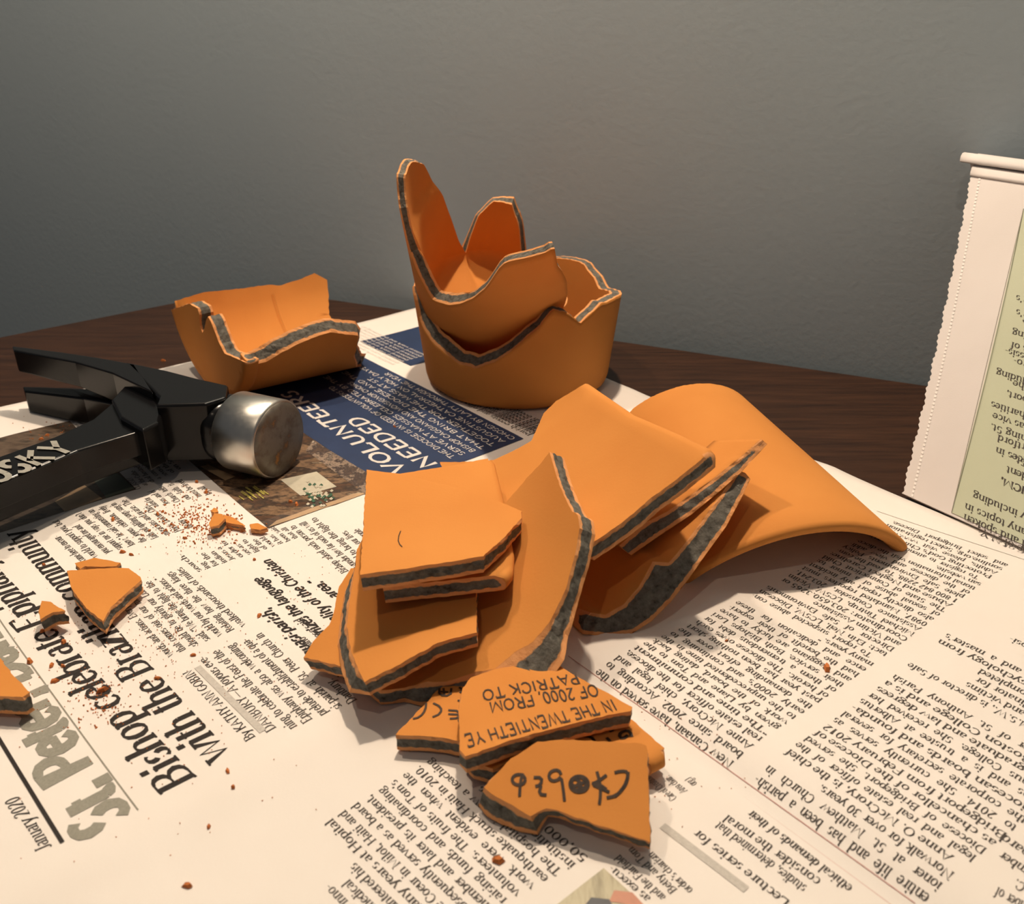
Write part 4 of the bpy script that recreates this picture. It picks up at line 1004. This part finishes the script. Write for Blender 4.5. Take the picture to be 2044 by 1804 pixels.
# dust nobody could count
dv = []; df = []
for cx, cy, sx, sy, n, rmax in ((395, 1040, 45, 22, 330, 1.0), (400, 1075, 50, 16, 120, .5), (200, 1400, 34, 30, 130, .6), (150, 1270, 90, 60, 120, .4), (330, 1300, 110, 70, 140, .4), (345, 1240, 20, 45, 70, .4), (570, 885, 16, 40, 0, .6), (110, 875, 40, 20, 60, .7), (320, 1500, 160, 100, 70, .4), (1350, 1480, 80, 80, 50, .35), (620, 1180, 60, 50, 50, .4), (395, 1000, 25, 20, 50, .7)):
    for _ in range(n):
        g = GP(cx + rnd.gauss(0, sx), cy + rnd.gauss(0, sy)); p = Vector((g.x, g.y, hz(g.x, g.y) + .0002))
        v, f = crumb_geo(p, .00045 * rnd.uniform(.3, rmax), rnd); b = len(dv); dv += v; df += [tuple(i + b for i in q) for q in f]
du = mesh('clay_dust', dv, df, CR); tag(du, 'fine orange clay dust sprinkled over the left page around the chips', 'dust', None, 'stuff')

# ------------------------------------------------------------------ hammer
def make_hammer():
    m, N, L, b = mat('black_lacquer', 0.22)
    b.inputs['Base Color'].default_value = (0.005, 0.005, 0.0055, 1); b.inputs['Specular IOR Level'].default_value = 0.24
    t = tex(N, L, 90, 4); bump(N, L, b, t.outputs['Fac'], 0.05, .0008)
    st, N, L, b = mat('bare_steel', 0.30)
    b.inputs['Metallic'].default_value = 1.0; b.inputs['Base Color'].default_value = (0.62, 0.60, 0.55, 1)
    t = tex(N, L, 500, 3, 'Noise', .6, ((1, 1, 1), 0)); r = ramp(N, [(0.3, (0.30, 0.30, 0.30)), (0.7, (0.36, 0.36, 0.36))]); L.new(t.outputs['Fac'], r.inputs['Fac']); L.new(r.outputs['Color'], b.inputs['Roughness'])
    fc, N, L, b = mat('worn_steel_face', 0.5)
    b.inputs['Metallic'].default_value = 0.85
    t = tex(N, L, 130, 5); r = ramp(N, [(0.45, (0.20, 0.185, 0.16)), (0.62, (0.13, 0.11, 0.09)), (0.72, (0.35, 0.17, 0.06))]); L.new(t.outputs['Fac'], r.inputs['Fac']); L.new(r.outputs['Color'], b.inputs['Base Color'])
    hp = Vector(G(562, 882, .0190)); root = empty('claw_hammer', (hp.x - .07, hp.y + .03, .002))
    tag(root, 'black claw hammer with bare steel striking face lying across the newspaper at left', 'hammer')
    h = Vector((.906, -.423, 0)).normalized(); s = Vector((.423, .906, 0)); zv = Vector((0, 0, 1))
    fcx = hp                                                    # centre of the striking face
    def loft(name, secs, mm, n=32, caps=True, smooth=True):
        """secs = [(x along head from the face, half width, half height, squareness, side shift, z)]"""
        vs = []; fs = []
        for (x, w, hh, sq, sh, z) in secs:
            for i in range(n):
                a = 2 * math.pi * (i + .5) / n; c, d = math.cos(a), math.sin(a); e = 1 - .72 * sq
                px = math.copysign(abs(c) ** e, c) * w; pz = math.copysign(abs(d) ** e, d) * hh
                q = fcx + h * x + s * (px + sh) + zv * (pz + z - fcx.z); vs.append(q)
        for k in range(len(secs) - 1):
            for i in range(n):
                j = (i + 1) % n; fs.append((k * n + i, k * n + j, (k + 1) * n + j, (k + 1) * n + i))
        if caps: fs.append(tuple(range(n))[::-1]); fs.append(tuple((len(secs) - 1) * n + i for i in range(n)))
        o = mesh(name, vs, fs, mm, root, smooth); fix_normals(o)
        return o
    R = .0186; zc = .0200
    # poll cylinder, bevelled face
    p = loft('poll', [(-.0010, R - .0012, R - .0012, 0, 0, zc), (-.0022, R, R, 0, 0, zc), (-.0242, R, R, 0, 0, zc), (-.0255, R - .0012, R - .0012, 0, 0, zc)], st, 64)
    f_ = loft('striking_face', [(0.0, R * .0 + .006, .006, 0, 0, zc), (-.0003, .013, .013, 0, 0, zc), (-.0009, R - .0011, R - .0011, 0, 0, zc), (-.0014, R - .0011, R - .0011, 0, 0, zc)], fc, 64)
    loft('neck', [(-.0250, .0155, .0155, .3, 0, zc), (-.034, .0145, .0145, .5, 0, zc), (-.046, .0135, .0145, .7, 0, zc), (-.056, .0160, .0165, .8, 0, zc)], m, 32)
    # head body in plan, traced at the height of its upper side
    zt = .0375
    def pl(pts, z): return [G(x, y, z) for x, y in pts]
    def extr(name, poly, z0, z1, mm, bev=.001):
        vs, fs = prism(poly, z0, z1, bev); o = mesh(name, vs, fs, mm, root); fix_normals(o)
        md = o.modifiers.new('bevel', 'BEVEL'); md.width = .0009; md.segments = 3; md.limit_method = 'ANGLE'; md.angle_limit = math.radians(35)
        return o
    extr('cheek', pl([(250, 722), (330, 738), (395, 754), (455, 768), (452, 792), (410, 805), (312, 808), (318, 792), (300, 774)], zt), .009, zt, m)
    # claws: two tapering blades split by the slot
    far = [(24, 692), (120, 703), (250, 722), (262, 735)]; near = [(300, 774), (262, 748), (150, 716), (24, 698)]
    fw, nw = pl([(24, 690), (120, 702), (200, 714), (270, 727)], zt), pl([(27, 699), (150, 722), (225, 744), (305, 782)], zt)
    def claw(name, zlo, zhi):
        vs = []; fs = []
        for i in range(4):
            zl = zlo[i]; zh = zhi[i]
            for q, z in ((fw[i], zl), (fw[i], zh), (nw[i], zh), (nw[i], zl)): vs.append((q.x, q.y, z))
        for k in range(3):
            for i in range(4): j = (i + 1) % 4; fs.append((k * 4 + i, k * 4 + j, k * 4 + 4 + j, k * 4 + 4 + i))
        fs.append((0, 1, 2, 3)); fs.append((15, 14, 13, 12)); o = mesh(name, vs, fs, m, root); fix_normals(o)
        md = o.modifiers.new('bevel', 'BEVEL'); md.width = .0008; md.segments = 3
        return o
    claw('claw', (.0255, .0235, .021, .006), (zt, zt, zt, zt))
    fw2 = [q.copy() for q in fw]; nw2 = [q.copy() for q in nw]
    claw('claw', (.0025, .0025, .004, .006), (.0145, .0175, .020, .0205))
    # eye and handle
    zh_ = .030
    hl = [(232, 797), (188, 835), (110, 870), (0, 910), (-260, 1005)]; hr = [(-260, 1068), (0, 962), (156, 898), (282, 860), (312, 835), (318, 800)]
    extr('handle', pl(hl + hr, zh_), .0185, zh_, m)
    extr('handle_web', [p_ for p_ in pl([(236, 830), (110, 890), (0, 932), (-260, 1030), (-260, 1055), (0, 955), (156, 893), (282, 850)], zh_)], .012, .0195, m)
    extr('eye', pl([(222, 796), (262, 755), (310, 785), (330, 806), (316, 842), (285, 858), (240, 833)], .033), .013, .033, m)
    # raised silver lettering on the handle
    lm = simple('silver_lettering', (0.34, 0.33, 0.29), .5, .2, .15, 300)
    k = Ink()
    P0 = G(-66, 993, zh_); P1 = G(157, 896, zh_)
    for layer in range(1):
        k.line('HUSKY', P0, P1, .0023, 'raised', (lambda x, y, l=layer: Vector((x, y, zh_ + .0005 + .0003 * l))))
    k.make('brand_lettering', lm, root)
make_hammer()

for o in list(SC.objects):
    if 'zmin' in o:
        print('ZMIN', o.name, round(o['zmin'] * 1000, 1)); del o['zmin']
